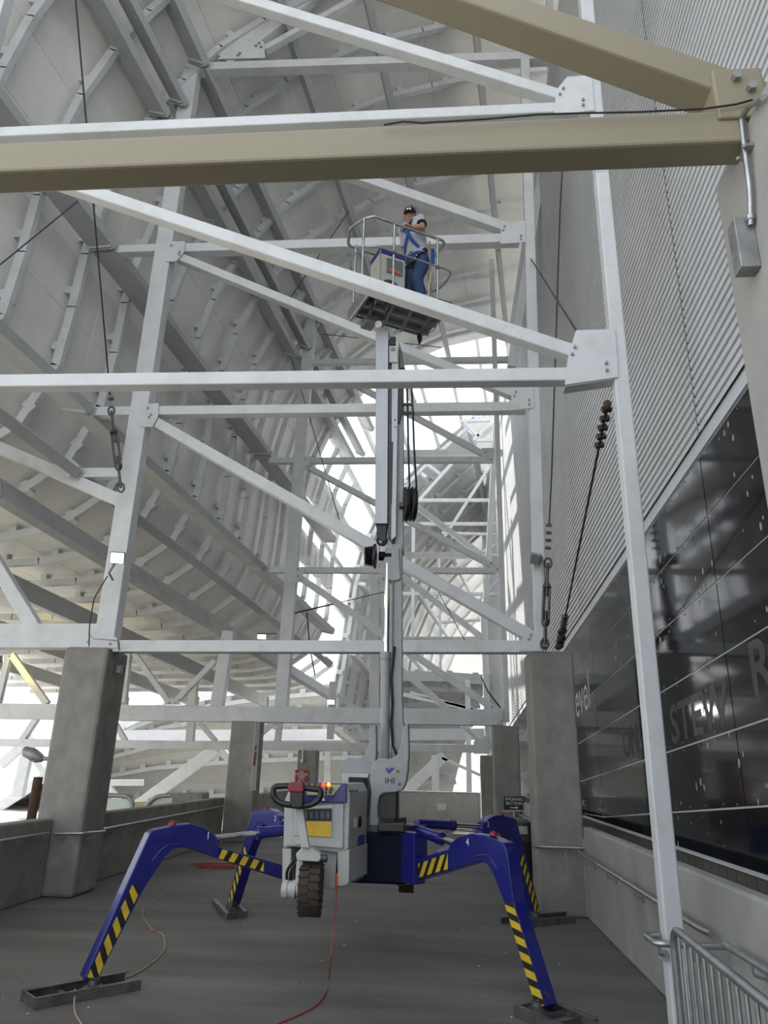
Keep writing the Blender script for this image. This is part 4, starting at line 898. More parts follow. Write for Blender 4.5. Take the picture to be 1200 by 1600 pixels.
for sg in (-1, 1):
    mb.loft([(Hd(sg*0.076, -0.01, -0.03), hl*0.008, hf*0.012), (Hd(sg*0.084, -0.012, -0.005), hl*0.009, hf*0.022), (Hd(sg*0.083, -0.014, 0.02), hl*0.008, hf*0.018)], 8)    # ears
    mb.loft([(Hd(sg*0.028-0.018*1, 0.088, 0.018), hu*0.006, hf*0.006), (Hd(sg*0.028, 0.094, 0.022), hu*0.007, hf*0.008), (Hd(sg*0.028+0.018, 0.086, 0.018), hu*0.005, hf*0.006)], 8)   # brows
mb.loft([(Hd(-0.026, 0.084, -0.058), hu*0.004, hf*0.004), (Hd(0, 0.094, -0.058), hu*0.009, hf*0.008), (Hd(0.026, 0.084, -0.058), hu*0.004, hf*0.004)], 8)     # lips
# left arm over the rail, right arm hanging
shl, shr = B(0.17, 0.10, 1.405), B(-0.17, 0.12, 1.42)
elb = PY(660, 355, 8.08); hnd = PZ(641, 353, ZR+0.045)+V((0, 0.02, 0))
def limb(pts):
    rr2 = [(V(p), r) for p, r in pts]; out = []
    for i, (p, r) in enumerate(rr2):
        d = (rr2[min(i+1, len(rr2)-1)][0]-rr2[max(i-1, 0)][0]).normalized(); _, a, b_ = basis(d); out.append((p, a*r, b_*r))
    return out
mb.loft(limb([(shl.lerp(elb, 0.2), 0.05), (shl.lerp(elb, 0.6), 0.047), (elb, 0.043), (elb.lerp(hnd, 0.25), 0.043), (elb.lerp(hnd, 0.7), 0.034), (elb.lerp(hnd, 0.92), 0.028)]), 12)
er, hr_ = B(-0.225, 0.02, 1.14), B(-0.20, 0.02, 0.90)
mb.loft(limb([(shr, 0.05), (shr.lerp(er, 0.6), 0.046), (er, 0.042), (er.lerp(hr_, 0.3), 0.042), (er.lerp(hr_, 0.9), 0.03)]), 12)
def hand(c, d, pd):
    """c wrist, d towards the fingers, pd palm normal"""
    d = d.normalized(); pd = (pd-d*pd.dot(d)).normalized(); sd = d.cross(pd)
    mb.loft([(c, sd*0.028, pd*0.018), (c+d*0.04, sd*0.040, pd*0.019), (c+d*0.085, sd*0.042, pd*0.015)], 12, 3.0)
    for i, L in enumerate((0.070, 0.080, 0.075, 0.058)):
        b0 = c+d*0.08+sd*(-0.030+0.020*i)
        mb.tube([b0, b0+d*L*0.42+pd*0.004, b0+d*L*0.62+pd*0.03, b0+d*L*0.45+pd*0.055], [0.0095, 0.0095, 0.0085, 0.007], 8)
    t0 = c+d*0.025-sd*0.030
    mb.tube([t0, t0-sd*0.022+d*0.02+pd*0.012, t0-sd*0.018+d*0.048+pd*0.034], [0.012, 0.011, 0.008], 8)
hand(hnd, (hnd-elb)+V((0, -0.05, 0)), V((0, 0, -1)))
hand(hr_, hr_-er, lf)
body = mb.build('body', 'skin', man, smooth=True)
# eyes, brows and mouth
MB().loft([(Hd(-0.030, 0.082, -0.060), hu*0.003, hf*0.005), (Hd(0, 0.096, -0.060), hu*0.008, hf*0.010), (Hd(0.030, 0.082, -0.060), hu*0.003, hf*0.005)], 8).build('mouth', 'lips', body, smooth=True)
for sg in (-1, 1): MB().loft([(Hd(sg*0.030-0.020, 0.090, 0.024), hu*0.005, hf*0.006), (Hd(sg*0.030, 0.098, 0.027), hu*0.006, hf*0.006), (Hd(sg*0.030+0.020, 0.088, 0.024), hu*0.005, hf*0.006)], 8).build('brow', 'hair', body, smooth=True)
for sg in (-1, 1): MB().ball(Hd(sg*0.030, 0.086, 0.006), (0.014, 0.009, 0.008), 10).build('eye', 'hair', body, smooth=True)
# shirt with sleeves
mb = MB()
def tr(z, f, w_, d_): return (B(0.0, f, z), lf*w_, fd*d_)
mb.loft([tr(0.90, 0.0, 0.165, 0.125), tr(0.98, 0.01, 0.172, 0.13), tr(1.10, 0.03, 0.172, 0.125), tr(1.22, 0.06, 0.185, 0.128), tr(1.33, 0.09, 0.20, 0.125), tr(1.41, 0.11, 0.195, 0.10), tr(1.455, 0.115, 0.13, 0.08), tr(1.475, 0.12, 0.075, 0.072)], 20, 2.4)
mb.loft(limb([(B(0.12, 0.10, 1.40), 0.075), (shl, 0.068), (shl.lerp(elb, 0.4), 0.066), (shl.lerp(elb, 0.72), 0.066)]), 14)
mb.loft(limb([(B(-0.12, 0.11, 1.40), 0.075), (shr, 0.068), (shr.lerp(er, 0.5), 0.064), (shr.lerp(er, 0.8), 0.062)]), 14)
sh_ = mb.build('shirt', 'shirt', man, smooth=True)
MB().loft(limb([(shl.lerp(elb, 0.58), 0.070), (shl.lerp(elb, 0.74), 0.0695)]), 14).build('sleeve_cuff', 'shirt_dark', sh_, smooth=True)
# jeans
mb = MB()
mb.loft([tr(0.76, -0.01, 0.155, 0.13), tr(0.84, -0.01, 0.17, 0.135), tr(0.92, 0.0, 0.165, 0.125), tr(0.955, 0.0, 0.162, 0.12)], 18, 2.3)
for sg, kf in ((-1, 0.05), (1, 0.10)):
    w_ = [(0.83, -0.01, .105), (0.68, 0.0, .10), (0.52, kf*0.6, .088), (0.46, kf*0.8, .084), (0.40, kf*0.7, .082), (0.28, kf*0.2, .080), (0.24, kf*0.2, .074), (0.15, 0.0, .078), (0.09, -0.01, .086), (0.06, -0.01, .08)]
    mb.loft([(B(sg*(0.085+0.02*(0.83-z)), f_, z), lf*r_, fd*r_*1.05) for z, f_, r_ in w_], 14)
jn = mb.build('jeans', 'denim', man, smooth=True)
for sg in (-1, 1):
    mb = MB(); c = B(sg*0.105, 0, 0)
    mb.loft([(c+fd*(-0.08)+V((0, 0, 0.05)), lf*0.035, V((0, 0, 0.05))), (c+V((0, 0, 0.06)), lf*0.046, V((0, 0, 0.06))), (c+fd*0.10+V((0, 0, 0.045)), lf*0.048, V((0, 0, 0.045))), (c+fd*0.18+V((0, 0, 0.03)), lf*0.03, V((0, 0, 0.03)))], 12, 3)
    mb.build('boot', 'boots', man, smooth=True)
# cap
mb = MB(); cc = Hd(0, -0.004, 0.045)
mb.loft([(cc+hu*0.0, hl*0.083, hf*0.101), (cc+hu*0.03, hl*0.083, hf*0.100), (cc+hu*0.06, hl*0.072, hf*0.086), (cc+hu*0.082, hl*0.05, hf*0.058), (cc+hu*0.09, hl*0.012, hf*0.014)], 20)
cap = mb.build('cap', 'cap_black', man, smooth=True)
brim = [cc+hl*(0.082*math.sin(t))+hf*(0.07+0.105*math.cos(t))+hu*(-0.006-0.02*abs(math.sin(t))**2) for t in [math.radians(a) for a in range(-90, 91, 15)]]
MB().prism(brim, hu*0.006).build('brim', 'cap_black', cap)
MB().prism([cc+hl*a+hf*(0.101-b_*0.25)+hu*b_ for a, b_ in ((-0.035, 0.012), (0.03, 0.012), (0.026, 0.05), (-0.03, 0.05))], hf*0.004).build('badge', 'white_print', cap)
MB().loft([(Hd(0, -0.035, 0.04), hl*0.079, hf*0.075), (Hd(0, -0.04, -0.02), hl*0.074, hf*0.068), (Hd(0, -0.045, -0.05), hl*0.05, hf*0.05)], 16).build('hair', 'hair', man, smooth=True)
# harness
har = empty('safety_harness', PB, None, None); har.parent = man; har.location = V((0, 0, 0))
def strap(pts, wd, mt):
    m_ = MB()
    for a, b_ in zip(pts, pts[1:]):
        a, b_ = V(a), V(b_); m_.bar(a, b_+(b_-a).normalized()*0.006, wd, 0.008, fd)
    return m_.build('strap', mt, har)
strap([B(0.11, 0.03, 1.475), B(0.12, 0.16, 1.44), B(0.09, 0.222, 1.33), B(0.03, 0.205, 1.20), B(-0.07, 0.172, 1.05), B(-0.13, 0.10, 0.95)], 0.045, 'harness_blue')
strap([B(-0.11, 0.03, 1.475), B(-0.12, 0.16, 1.44), B(-0.09, 0.222, 1.33), B(0.02, 0.207, 1.20), B(0.08, 0.172, 1.05), B(0.14, 0.10, 0.95)], 0.045, 'harness_blue')
strap([B(-0.10, 0.225, 1.30), B(0.0, 0.235, 1.285), B(0.10, 0.225, 1.30)], 0.04, 'shirt_dark')
strap([B(0.17*math.cos(t), 0.0+0.128*math.sin(t), 0.945) for t in [2*math.pi*i/16 for i in range(17)]], 0.06, 'shirt_dark')
for sg in (-1, 1):
    strap([B(sg*0.175, 0.02, 0.90), B(sg*0.14, 0.115, 0.82), B(sg*0.06, 0.125, 0.74), B(sg*0.01, 0.07, 0.70)], 0.045, 'shirt_dark')
    for t in (0.2, 0.5, 0.8): MB().ball(B(sg*0.14, 0.122, 0.82).lerp(B(sg*0.06, 0.132, 0.74), t), 0.009, 8).build('eyelet', 'white_print', har)
bk0 = B(-0.05, 0.238, 1.29); MB().tube([bk0+lf*0.02*math.cos(t)+V((0, 0, 0.028*math.sin(t))) for t in [2*math.pi*i/12 for i in range(12)]], 0.006, 6, closed=True).build('buckle', 'galvanised', har)
MB().tube([B(0.10, -0.14, 1.20), B(0.20, -0.10, 0.95), B(0.23, -0.06, 0.6), B(0.22, -0.02, 0.30), B(0.24, 0.0, 0.12)], 0.012, 8).build('lanyard', 'fence_straw', har, smooth=True)
MB().obox(B(0.27, -0.04, 0.78), lf*0.012, fd*0.025, V((0, 0, 0.13))).build('lanyard_pack', 'harness_blue', har)

# ================================================================== HANDRAILS
def rail(pts, label, br, wx, group='galvanised wall handrails', r_=0.02, rad=0.06):
    o = empty('handrail', V(pts[0])-V((0, 0, V(pts[0]).z)), label, 'handrail', group)
    MB().tube(arc_pts(pts, rad), r_, 12).build('rail', 'galvanised', o, smooth=True)
    for p, wv in br:
        p = V(p); wv = V(wv)
        MB().tube(arc_pts([p-V((0, 0, 0.02)), p-V((0, 0, 0.07)), p+wv-V((0, 0, 0.09))], 0.03), 0.008, 8).build('bracket', 'galv_dull', o, smooth=True)
        MB().lathe(p+wv*0.9-V((0, 0, 0.09)), wv, [(0, 0.035), (wv.length*0.1, 0.035)], 14).build('flange', 'galv_dull', o)
    return o
rail([(1.72, 5.45, 0.74), (1.70, 5.6, 0.74), (1.70, 10.18, 0.76)], 'long galvanised handrail on the right parapet between post and tall column', [((1.70, y, 0.75), (0.09, 0, 0)) for y in (6.3, 7.4, 8.5, 9.6)], 1.79)
rail([(1.70, 5.15, 0.74), (1.70, -1.0, 0.72)], 'near galvanised handrail on the right parapet behind the barrier', [((1.70, y, 0.74), (0.09, 0, 0)) for y in (4.75, 3.6, 2.4)], 1.79)
rail([(1.79, 5.30, 0.70), (1.60, 5.30, 0.70), (1.33, 5.30, 0.70), (1.33, 5.55, 0.70), (1.42, 5.55, 0.70)], 'short galvanised rail loop wrapped around the slender post', [((1.36, 5.36, 0.70), (0.05, 0.09, 0)), ((1.62, 5.30, 0.70), (0, 0.15, 0))], 1.79)
rail([(1.24, 10.22, 0.80), (1.16, 10.22, 0.80), (1.16, 10.22, 0.80), (1.80, 10.22, 0.80)], 'short galvanised rail on the front of the tall right column', [((1.58, 10.22, 0.80), (0, 0.08, 0))], 1.79)
rail([(1.70, 11.0, 0.78), (1.70, 17.9, 0.8)], 'galvanised handrail running behind the tall right column', [((1.70, y, 0.79), (0.09, 0, 0)) for y in (12, 14, 16)], 1.79)
pl = [PX(0, 1310, -5.12), PX(40, 1305, -5.12), PX(76, 1301.5, -5.12)]
zl = pl[2].z
rail([(-5.12, 2.0, zl), (-5.12, pl[2].y, zl)], 'galvanised handrail on the near left parapet at the photo edge', [((-5.12, y, zl), (-0.08, 0, 0)) for y in (pl[2].y-0.1, pl[2].y-0.6, pl[2].y-2)], -5.2)
pa, pb2 = PY(84, 1303, 10.14), PY(132, 1302, 10.14)
rail([pa, pb2, PX(163, 1299, -4.72)], 'short galvanised handrail bent around the broad left column', [(pa.lerp(pb2, 0.25), (0, 0.08, 0)), (pb2+V((0.02, 0.25, 0)), (-0.08, 0, 0))], -4.8)
q0, q1 = V((-5.06, 11.05, PX(160, 1296, -5.06).z)), V((-5.0, 17.6, PX(352, 1259, -5.0).z))
rail([q0, q1], 'galvanised handrail on the left parapet between the two left columns', [(q0.lerp(q1, t), (-0.085, 0, 0)) for t in (0.12, 0.3, 0.48, 0.66, 0.84)], -5.14)

# ================================================================== CABLES AND FITTINGS
def rope(pts, label, r_=0.012, mt='wire_rope', name='wire_rope', group='wire rope guys on the steelwork', tb=None, chain=None, cat='cable'):
    pts = [V(p) for p in pts]
    o = empty(name, pts[-1], label, cat, group)
    MB().tube(pts, r_, 8).build('strand', mt, o, smooth=True)
    return o
def turnbuckle(o, a, b2, wd=0.045):
    a, b2 = V(a), V(b2); d = (b2-a).normalized(); _, s_, _ = basis(d, V((0, 1, 0)))
    L = (b2-a).length
    bd = MB()
    for sg in (-1, 1): bd.tube([a+d*L*0.28+s_*sg*wd, a+d*L*0.74+s_*sg*wd], 0.018, 8)
    bd.lathe(a+d*L*0.25, d, [(0, 0.035), (0.05, 0.06), (0.07, 0.06)], 12); bd.lathe(a+d*L*0.72, d, [(0, 0.06), (0.03, 0.06), (0.08, 0.035)], 12)
    bd.build('turnbuckle', 'dark_steel', o, smooth=True)
    MB().tube([a, a+d*L*0.42], 0.022, 8).build('threaded_rod', 'dark_steel', o); MB().tube([a+d*L*0.6, b2], 0.022, 8).build('threaded_rod', 'dark_steel', o)
    for c in (a, b2):
        MB().tube([c+s_*0.05*math.cos(t)+d*0.075*math.sin(t) for t in [2*math.pi*i/14 for i in range(14)]], 0.016, 8, closed=True).build('shackle', 'dark_steel', o, smooth=True)
def clips_on(o, a, b2, n=4):
    a, b2 = V(a), V(b2); d = (b2-a).normalized(); _, s_, _ = basis(d, V((0, 1, 0)))
    for i in range(n):
        c = a.lerp(b2, (i+0.5)/n)
        MB().obox(c, s_*0.038, d*0.018, s_.cross(d)*0.025).build('rope_clip', 'dark_steel', o); MB().tube([c-s_*0.05, c+s_*0.05], 0.008, 6).build('clip_bolt', 'galv_dull', o)
Yk = 10.05
o = rope([PY(113, -60, 6.3), PY(172, 618, Yk)], 'long thin wire rope at left ending in a turnbuckle on the lit post')
turnbuckle(o, PY(174, 642, Yk), PY(189, 762, Yk)); clips_on(o, PY(173, 612, Yk), PY(174, 634, Yk), 1)
o = rope([PY(880, 240, Yk+0.2), PY(875, 330, Yk+0.2), PY(862, 740, Yk+0.2), PY(858, 820, Yk+0.2)], 'near vertical wire rope beside the facade with turnbuckle standing on the tall column')
clips_on(o, PY(858, 815, Yk+0.2), PY(856, 862, Yk+0.2), 4); turnbuckle(o, PY(856, 880, Yk+0.2), PY(851, 1006, Yk+0.2), 0.04)
pa, pb2 = PY(949, 632, 5.62), PY(874, 1010, 10.45)
m0, m1 = pa.lerp(pb2, 0.14), pa.lerp(pb2, 0.86)
m0 = V(PP(944, 715, pa, (1, 0.0, 0)+V((0, 0, 0)))) if False else pa.lerp(pb2, 0.12)
o = rope([pa, m0, pa.lerp(pb2, 0.92)], 'dark wire rope slanting from the slender post down to the tall column')
clips_on(o, pa, m0, 5); clips_on(o, pa.lerp(pb2, 0.80), pa.lerp(pb2, 0.90), 5); turnbuckle(o, pa.lerp(pb2, 0.90), pb2, 0.03)
MB().ball(pa, (0.035, 0.035, 0.04), 10).build('anchor_nut', 'brown_rust', o, smooth=True)
rope([PY(-20, 430, 8.1), PY(122, 314, 8.3)], 'thin wire rope slanting across the cladding at the left edge', 0.010)
o = rope([PY(828, 402, 10.5), PY(905, 524, 5.6)], 'thin guy from the far right post to the plate on the slender post', 0.010); clips_on(o, PY(826, 398, 10.5), PY(832, 408, 10.4), 2)
o = rope([PY(460, 958, 18.0), PY(524, 943, 18.3)], 'short dark guy with turnbuckle on the post left of the mast', 0.02); rope([PY(524, 943, 18.3), PY(600, 925, 19)], 'thin bright guy passing behind the mast', 0.012)
rope([PY(455, 560, 17.6), PY(480, 640, 17.8), PY(530, 812, 18.2)], 'thin wire rope hanging down the far cladding left of the mast', 0.012)
o = rope([PY(492, 1055, 22), PY(484, 1010, 22), PY(478, 940, 22)], 'short guy hanging from the far ribs', 0.02)
rope([PY(685, 925, 22.5), PY(727, 1002, 22.5)], 'thin guy crossing the far white bracing', 0.012)
o = rope([PY(752, 1058, 19), PY(762, 1080, 18.4), PY(785, 1110, 18.0)], 'dark guy ending at the corner of the deep far beam', 0.02)
rope([PY(440, 486, 14.6), PY(545, 330, 14.6)], 'thin wire rope crossing the ceiling left of the basket', 0.012)
rope([PY(505, 522, 17), PY(690, 543, 17.5)], 'thin level wire rope below the basket', 0.012)
# loose black wire along the near beam
wr_ = [(600, 195), (630, 190), (660, 192), (760, 186), (840, 179), (900, 177), (1000, 175), (1100, 170), (1150, 163), (1176, 156)]
tag(MB().tube([PY(x, y, 2.27) for x, y in wr_], 0.004, 6).build('loose_wire', 'cable_black', smooth=True), 'loose black wire lying along the cream beam', 'wire')

# conduit and junction box on the nearest column
cd = empty('conduit', PX(1175, 240, 1.19), 'bent metal conduit dropping to a junction box on the nearest column', 'conduit')
MB().tube(arc_pts([PX(1192, 152, 1.19), PX(1168, 168, 1.19), PX(1158, 185, 1.19), PX(1165, 245, 1.185), PX(1172, 300, 1.19), PX(1173, 352, 1.19)], 0.05), 0.0115, 10).build('pipe', 'galvanised', cd, smooth=True)
MB().lathe(PX(1173, 344, 1.19), (0, 0, 1), [(0, 0.016), (0.02, 0.016), (0.02, 0.013)], 12).build('coupling', 'galvanised', cd)
c = PX(1164, 238, 1.19); MB().box(c.x-0.012, c.x+0.02, c.y-0.04, c.y+0.04, c.z-0.006, c.z+0.006).build('strap', 'galvanised', cd)
for dy in (-0.03, 0.03): MB().ball((c.x-0.014, c.y+dy, c.z), 0.010, 8).build('bolt', 'galv_dull', cd)
jb0, jb1 = PX(1166, 358, 1.21), PX(1190, 412, 1.21)
jx = MB().box(1.135, 1.21, jb1.y, jb0.y, jb1.z-0.01, jb0.z).build('junction_box', 'galv_dull', cd, bevel=0.004)
for t in (0.3, 0.75):
    MB().lathe((1.136, (jb0.y+jb1.y)/2, jb1.z+(jb0.z-jb1.z)*t), (-1, 0, 0), [(0, 0.016), (0.003, 0.016), (0.003, 0.01)], 12).build('knockout', 'galvanised', jx)
cd2 = empty('conduit', PY(186, 1003, 10.2), 'thin conduit stub and small box hanging at the top of the broad left column', 'conduit')
MB().tube(arc_pts([PY(138, 990, 10.1), PY(146, 998, 10.1), PY(186, 1001, 10.1), PX(186, 1035, -4.78)], 0.04), 0.010, 8).build('pipe', 'galvanised', cd2, smooth=True)
c = PX(184, 1045, -4.78); MB().box(-4.79, -4.72, c.y-0.05, c.y+0.05, c.z-0.07, c.z+0.05).build('outlet_box', 'galv_dull', cd2, bevel=0.004)
tag(MB().tube(arc_pts([PY(139, 1010, 10.06), PY(140, 975, 10.06), PY(147, 935, 10.06), PY(165, 905, 10.06), PY(168, 900, 10.06)], 0.05), 0.009, 8).build('lamp_cord', 'cable_black', smooth=True), 'black cord running from the lit floodlight down its post', 'cord')

# ================================================================== LAMPS
def flood(c, d, up, w_, h_, dp, label, lens, bracket=None, energy=0, col=(1, .85, .6), group='floodlights on the steelwork'):
    c, d = V(c), V(d).normalized(); _, s_, u_ = basis(d, V(up))
    o = empty('floodlight', c, label, 'floodlight', group)
    def R4(f, k): return [c+d*f+s_*a*w_*k+u_*b_*h_*k for a, b_ in ((-.5, -.5), (.5, -.5), (.5, .5), (-.5, .5))]
    vs = R4(0, 1.0)+R4(-dp*0.55, 1.0)+R4(-dp, 0.6)
    MB().add(vs, [(0, 1, 2, 3), (11, 10, 9, 8)]+[(4+i, 4+(i+1) % 4, (i+1) % 4, i) for i in range(4)]+[(8+i, 8+(i+1) % 4, 4+(i+1) % 4, 4+i) for i in range(4)]).build('housing', 'galv_dull', o, bevel=0.01)
    MB().prism([c+d*0.003+s_*a*w_*0.8+u_*b_*h_*0.8 for a, b_ in ((-.5, -.5), (.5, -.5), (.5, .5), (-.5, .5))], d*0.006).build('lens', lens, o)
    if bracket: MB().tube(arc_pts([c-d*dp*0.8]+[V(p) for p in bracket], 0.03), 0.018, 8).build('bracket', 'galv_dull', o, smooth=True)
    if energy:
        l_ = bpy.data.lights.new('flood_light', 'SPOT'); l_.energy = energy; l_.color = col; l_.spot_size = 2.4; l_.spot_blend = 0.7; l_.shadow_soft_size = 0.12
        lo = bpy.data.objects.new('flood_light', l_); COL.objects.link(lo); lo.parent = o; lo.location = d*0.05
        lo.rotation_euler = d.to_track_quat('-Z', 'Y').to_euler()
    return o
flood(PY(183, 872, 9.9), (0.25, -0.9, -0.35), (0, 0, 1), 0.21, 0.17, 0.14, 'lit warm floodlight on a bracket on the left post', 'lamp_warm', [PY(170, 895, 10.02), PY(176, 906, 10.2)], 90)
flood(PY(409, 995, 17.6), (0.2, -0.8, -0.5), (0, 0, 1), 0.24, 0.13, 0.15, 'small lit white floodlight hanging left of the mast', 'lamp_white', [PY(420, 990, 17.9), PY(432, 990, 18.0)], 60, (1, 1, 1))
flood(PY(517, 1097, 24.0), (0.1, -0.8, -0.5), (0, 0, 1), 0.28, 0.16, 0.18, 'small lit white floodlight under the far roof', 'lamp_white', [PY(518, 1085, 24.5)], 60, (1, 1, 1))
flood(PY(836, 874, 10.15), (-0.35, -0.8, -0.5), (0.3, 0, 1), 0.15, 0.16, 0.10, 'unlit dark floodlight on the right post', 'lens_dark', [PY(846, 868, 10.2), PY(850, 900, 10.25), PY(848, 960, 10.3)])
o = empty('street_lamp', PY(72, 1180, 10.5), 'oval grey lamp head sticking out of the broad left column', 'lamp')
hc2 = PY(54, 1180, 10.6)
MB().loft([(hc2+V((-0.19, 0, 0.06)), V((0, .03, 0)), V((0, 0, .03))), (hc2+V((-0.14, 0, 0.045)), V((0, .1, 0)), V((0, 0, .075))), (hc2+V((0.0, 0, 0.0)), V((0, .12, 0)), V((0, 0, .09))), (hc2+V((0.10, 0, -0.035)), V((0, .09, 0)), V((0, 0, .06))), (hc2+V((0.14, 0, -0.045)), V((0, .04, 0)), V((0, 0, .035)))], 16).build('housing', 'galv_dull', o, smooth=True)
MB().tube([hc2+V((0.13, 0, -0.04)), V((-5.45, hc2.y, hc2.z-0.06))], 0.03, 10).build('arm', 'galv_dull', o, smooth=True)
MB().lathe(hc2+V((0.05, -0.03, -0.10)), (0, 0, 1), [(0, 0.02), (0.01, 0.045), (0.05, 0.05)], 12).build('lens', 'lens_dark', o, smooth=True)
# sodium lamp that colours the far left brace
flood(PY(2, 1030, 17.3), (0.55, 0.75, 0.2), (0, 0, 1), 0.22, 0.18, 0.14, 'yellow lamp at the left edge below the deep beam', 'lamp_warm', [PY(0, 1014, 17.6)], 50, (1, .68, .08))

# ================================================================== SIGNS, BIN, BARRIERS
Ys_ = 17.55; sb = V((PY(803, 1300, Ys_).x, Ys_, 0))
sg_ = empty('smoking_sign', sb, 'black smoking section sign on a slim pole stand before the right columns', 'sign')
def sq(x, y): return PY(x, y, Ys_)
MB().prism([sq(787, 1244.5), sq(819, 1244.5), sq(819, 1265.5), sq(787, 1265.5)], (0, 0.012, 0)).build('board', 'sign_black', sg_)
text('lettering', 'SMOKING', 'white_print', sg_, sq(803, 1249)+V((0, -0.004, 0)), (1, 0, 0), (0, 0, 1), 0.088, 0.001)
text('lettering', 'SECTION', 'white_print', sg_, sq(803, 1255.5)+V((0, -0.004, 0)), (1, 0, 0), (0, 0, 1), 0.088, 0.001)
MB().prism([sq(x, y)+V((0, -0.004, 0)) for x, y in ((797, 1261.4), (806, 1261.4), (806, 1260), (810, 1262), (806, 1264), (806, 1262.6), (797, 1262.6))], (0, 0.002, 0)).build('arrow', 'white_print', sg_)
MB().tube([sb, sq(803, 1266)], 0.018, 10).build('pole', 'galvanised', sg_, smooth=True); MB().lathe(sb, (0, 0, 1), [(0, 0.17), (0.02, 0.16), (0.04, 0.03)], 20).build('base', 'galv_dull', sg_, smooth=True)
MB().bar(sq(785, 1267), sq(821, 1267), 0.03, 0.03).build('holder', 'galvanised', sg_)

ns2 = empty('no_smoking_sign', PY(471, 1222, 24.58), 'red no smoking area sign on the farthest left column', 'sign')
def s2(x, y): return PY(x, y, 24.56)
MB().prism([s2(461, 1203), s2(481, 1203), s2(481, 1232), s2(461, 1232)], (0, 0.02, 0)).build('board', 'red_sign', ns2)
for t_, y in (('NO', 1206.2), ('SMOKING', 1210), ('AREA', 1213.8)): text('lettering', t_, 'white_print', ns2, s2(471, y)+V((0, -0.005, 0)), (1, 0, 0), (0, 0, 1), 0.10, 0.001)
c = s2(471, 1221)+V((0, -0.006, 0)); MB().tube([c+V((0.09*math.cos(t), 0, 0.09*math.sin(t))) for t in [2*math.pi*i/20 for i in range(20)]], 0.010, 6, closed=True).build('ring', 'white_print', ns2)
MB().bar(c+V((-0.065, 0, 0.065)), c+V((0.065, 0, -0.065)), 0.006, 0.018, V((0, 1, 0))).build('slash', 'white_print', ns2); MB().bar(c+V((-0.05, 0, -0.01)), c+V((0.05, 0, -0.01)), 0.006, 0.022, V((0, 1, 0))).build('cigarette', 'white_print', ns2)
cx = empty('conduit', PY(472, 1188, 24.56), 'short conduit and switch box on the farthest left column', 'conduit')
MB().tube([s2(473, 1158), s2(473, 1186)], 0.02, 8).build('pipe', 'white_print', cx); MB().prism([s2(469.5, 1186), s2(473.5, 1186), s2(473.5, 1191), s2(469.5, 1191)], (0, -0.04, 0)).build('switch_box', 'white_print', cx)
wp = empty('sunlit_edge_notice', PX(398, 1200, -4.40), 'white strip drawn for the sunlit edge of the left column, with red notice blocks', 'sign')
MB().prism([PX(406, 1128, -4.40), PX(399, 1128, -4.40), PX(391, 1235, -4.40), PX(399, 1235, -4.40)], (0.01, 0, 0)).build('board', 'white_print', wp)  # white strip stands in for sunlight on the column edge behind the sign
for y0_, y1_ in ((1166, 1172), (1175, 1196)): MB().prism([PX(398.5-(y0_-1166)*.08, y0_, -4.385), PX(402-(y0_-1166)*.08, y0_, -4.385), PX(401-(y1_-1166)*.08, y1_, -4.385), PX(397-(y1_-1166)*.08, y1_, -4.385)], (0.004, 0, 0)).build('red_block', 'red_sign', wp)

tb = PZ(826, 1418, 0)
bn = empty('trash_bin', (1.05, 11.3, 0), 'tall black trash bin tucked behind the tall right column', 'bin')
MB().loft([((1.05, 11.3, 0.0), (0.20, 0, 0), (0, 0.20, 0)), ((1.05, 11.3, 0.78), (0.24, 0, 0), (0, 0.24, 0))], 24, 5).build('body', 'black_plastic', bn, smooth=True)
MB().loft([((1.05, 11.3, 0.78), (0.27, 0, 0), (0, 0.27, 0)), ((1.05, 11.3, 0.84), (0.27, 0, 0), (0, 0.27, 0)), ((1.05, 11.3, 1.02), (0.22, 0, 0), (0, 0.22, 0)), ((1.05, 11.3, 1.06), (0.14, 0, 0), (0, 0.14, 0))], 24, 5).build('lid', 'black_plastic', bn, smooth=True)
MB().box(0.93, 1.17, 11.02, 11.07, 0.88, 0.98).build('flap', 'galv_dull', bn)

def barrier(a, b2, H_, nb, label, plate=None, legs=True, r_=0.019):
    a, b2 = V(a), V(b2); d = (b2-a).normalized(); L = (b2-a).length; s_ = V((-d.y, d.x, 0))
    o = empty('crowd_barrier', (a+b2)/2, label, 'barrier', 'galvanised crowd barriers')
    Zv = lambda z: V((0, 0, z))
    fr2 = arc_pts([a+Zv(0.18), a+Zv(H_), b2+Zv(H_), b2+Zv(0.18)], 0.10)
    MB().tube(fr2, r_, 10).build('frame', 'galvanised', o, smooth=True)
    MB().tube([a+Zv(0.18), b2+Zv(0.18)], r_, 10).build('bottom_rail', 'galvanised', o, smooth=True)
    for i in range(1, nb):
        p = a+d*L*i/nb; MB().tube([p+Zv(0.18), p+Zv(H_)], 0.008, 6, caps=False).build('bar', 'galvanised', o, smooth=True)
    for p in (a+d*0.12, b2-d*0.12):
        MB().tube(arc_pts([p+s_*0.28+Zv(0.012), p+Zv(0.17), p-s_*0.28+Zv(0.012)], 0.08), 0.016, 8).build('foot', 'galvanised', o, smooth=True)
    if plate:
        c = a+d*L*plate+Zv(H_*0.62); MB().obox(c-s_*(-0.025 if s_.y < 0 else 0.025)*1, d*0.14, Zv(0.09), s_*0.006).build('name_plate', 'white_print', o)
    return o
b0, b1 = PZ(1051, 1449, 1.02), PZ(1200, 1570, 1.02)
b0.z = b1.z = 0; dd = (b1-b0).normalized()
barrier(b0, b0+dd*2.0, 1.02, 20, 'near galvanised crowd barrier at lower right beside the slender post')
barrier((-2.55, 23.0, 0), (-0.55, 23.0, 0), 1.05, 20, 'far crowd barrier nearer the machine, standing before the end wall', 0.42)
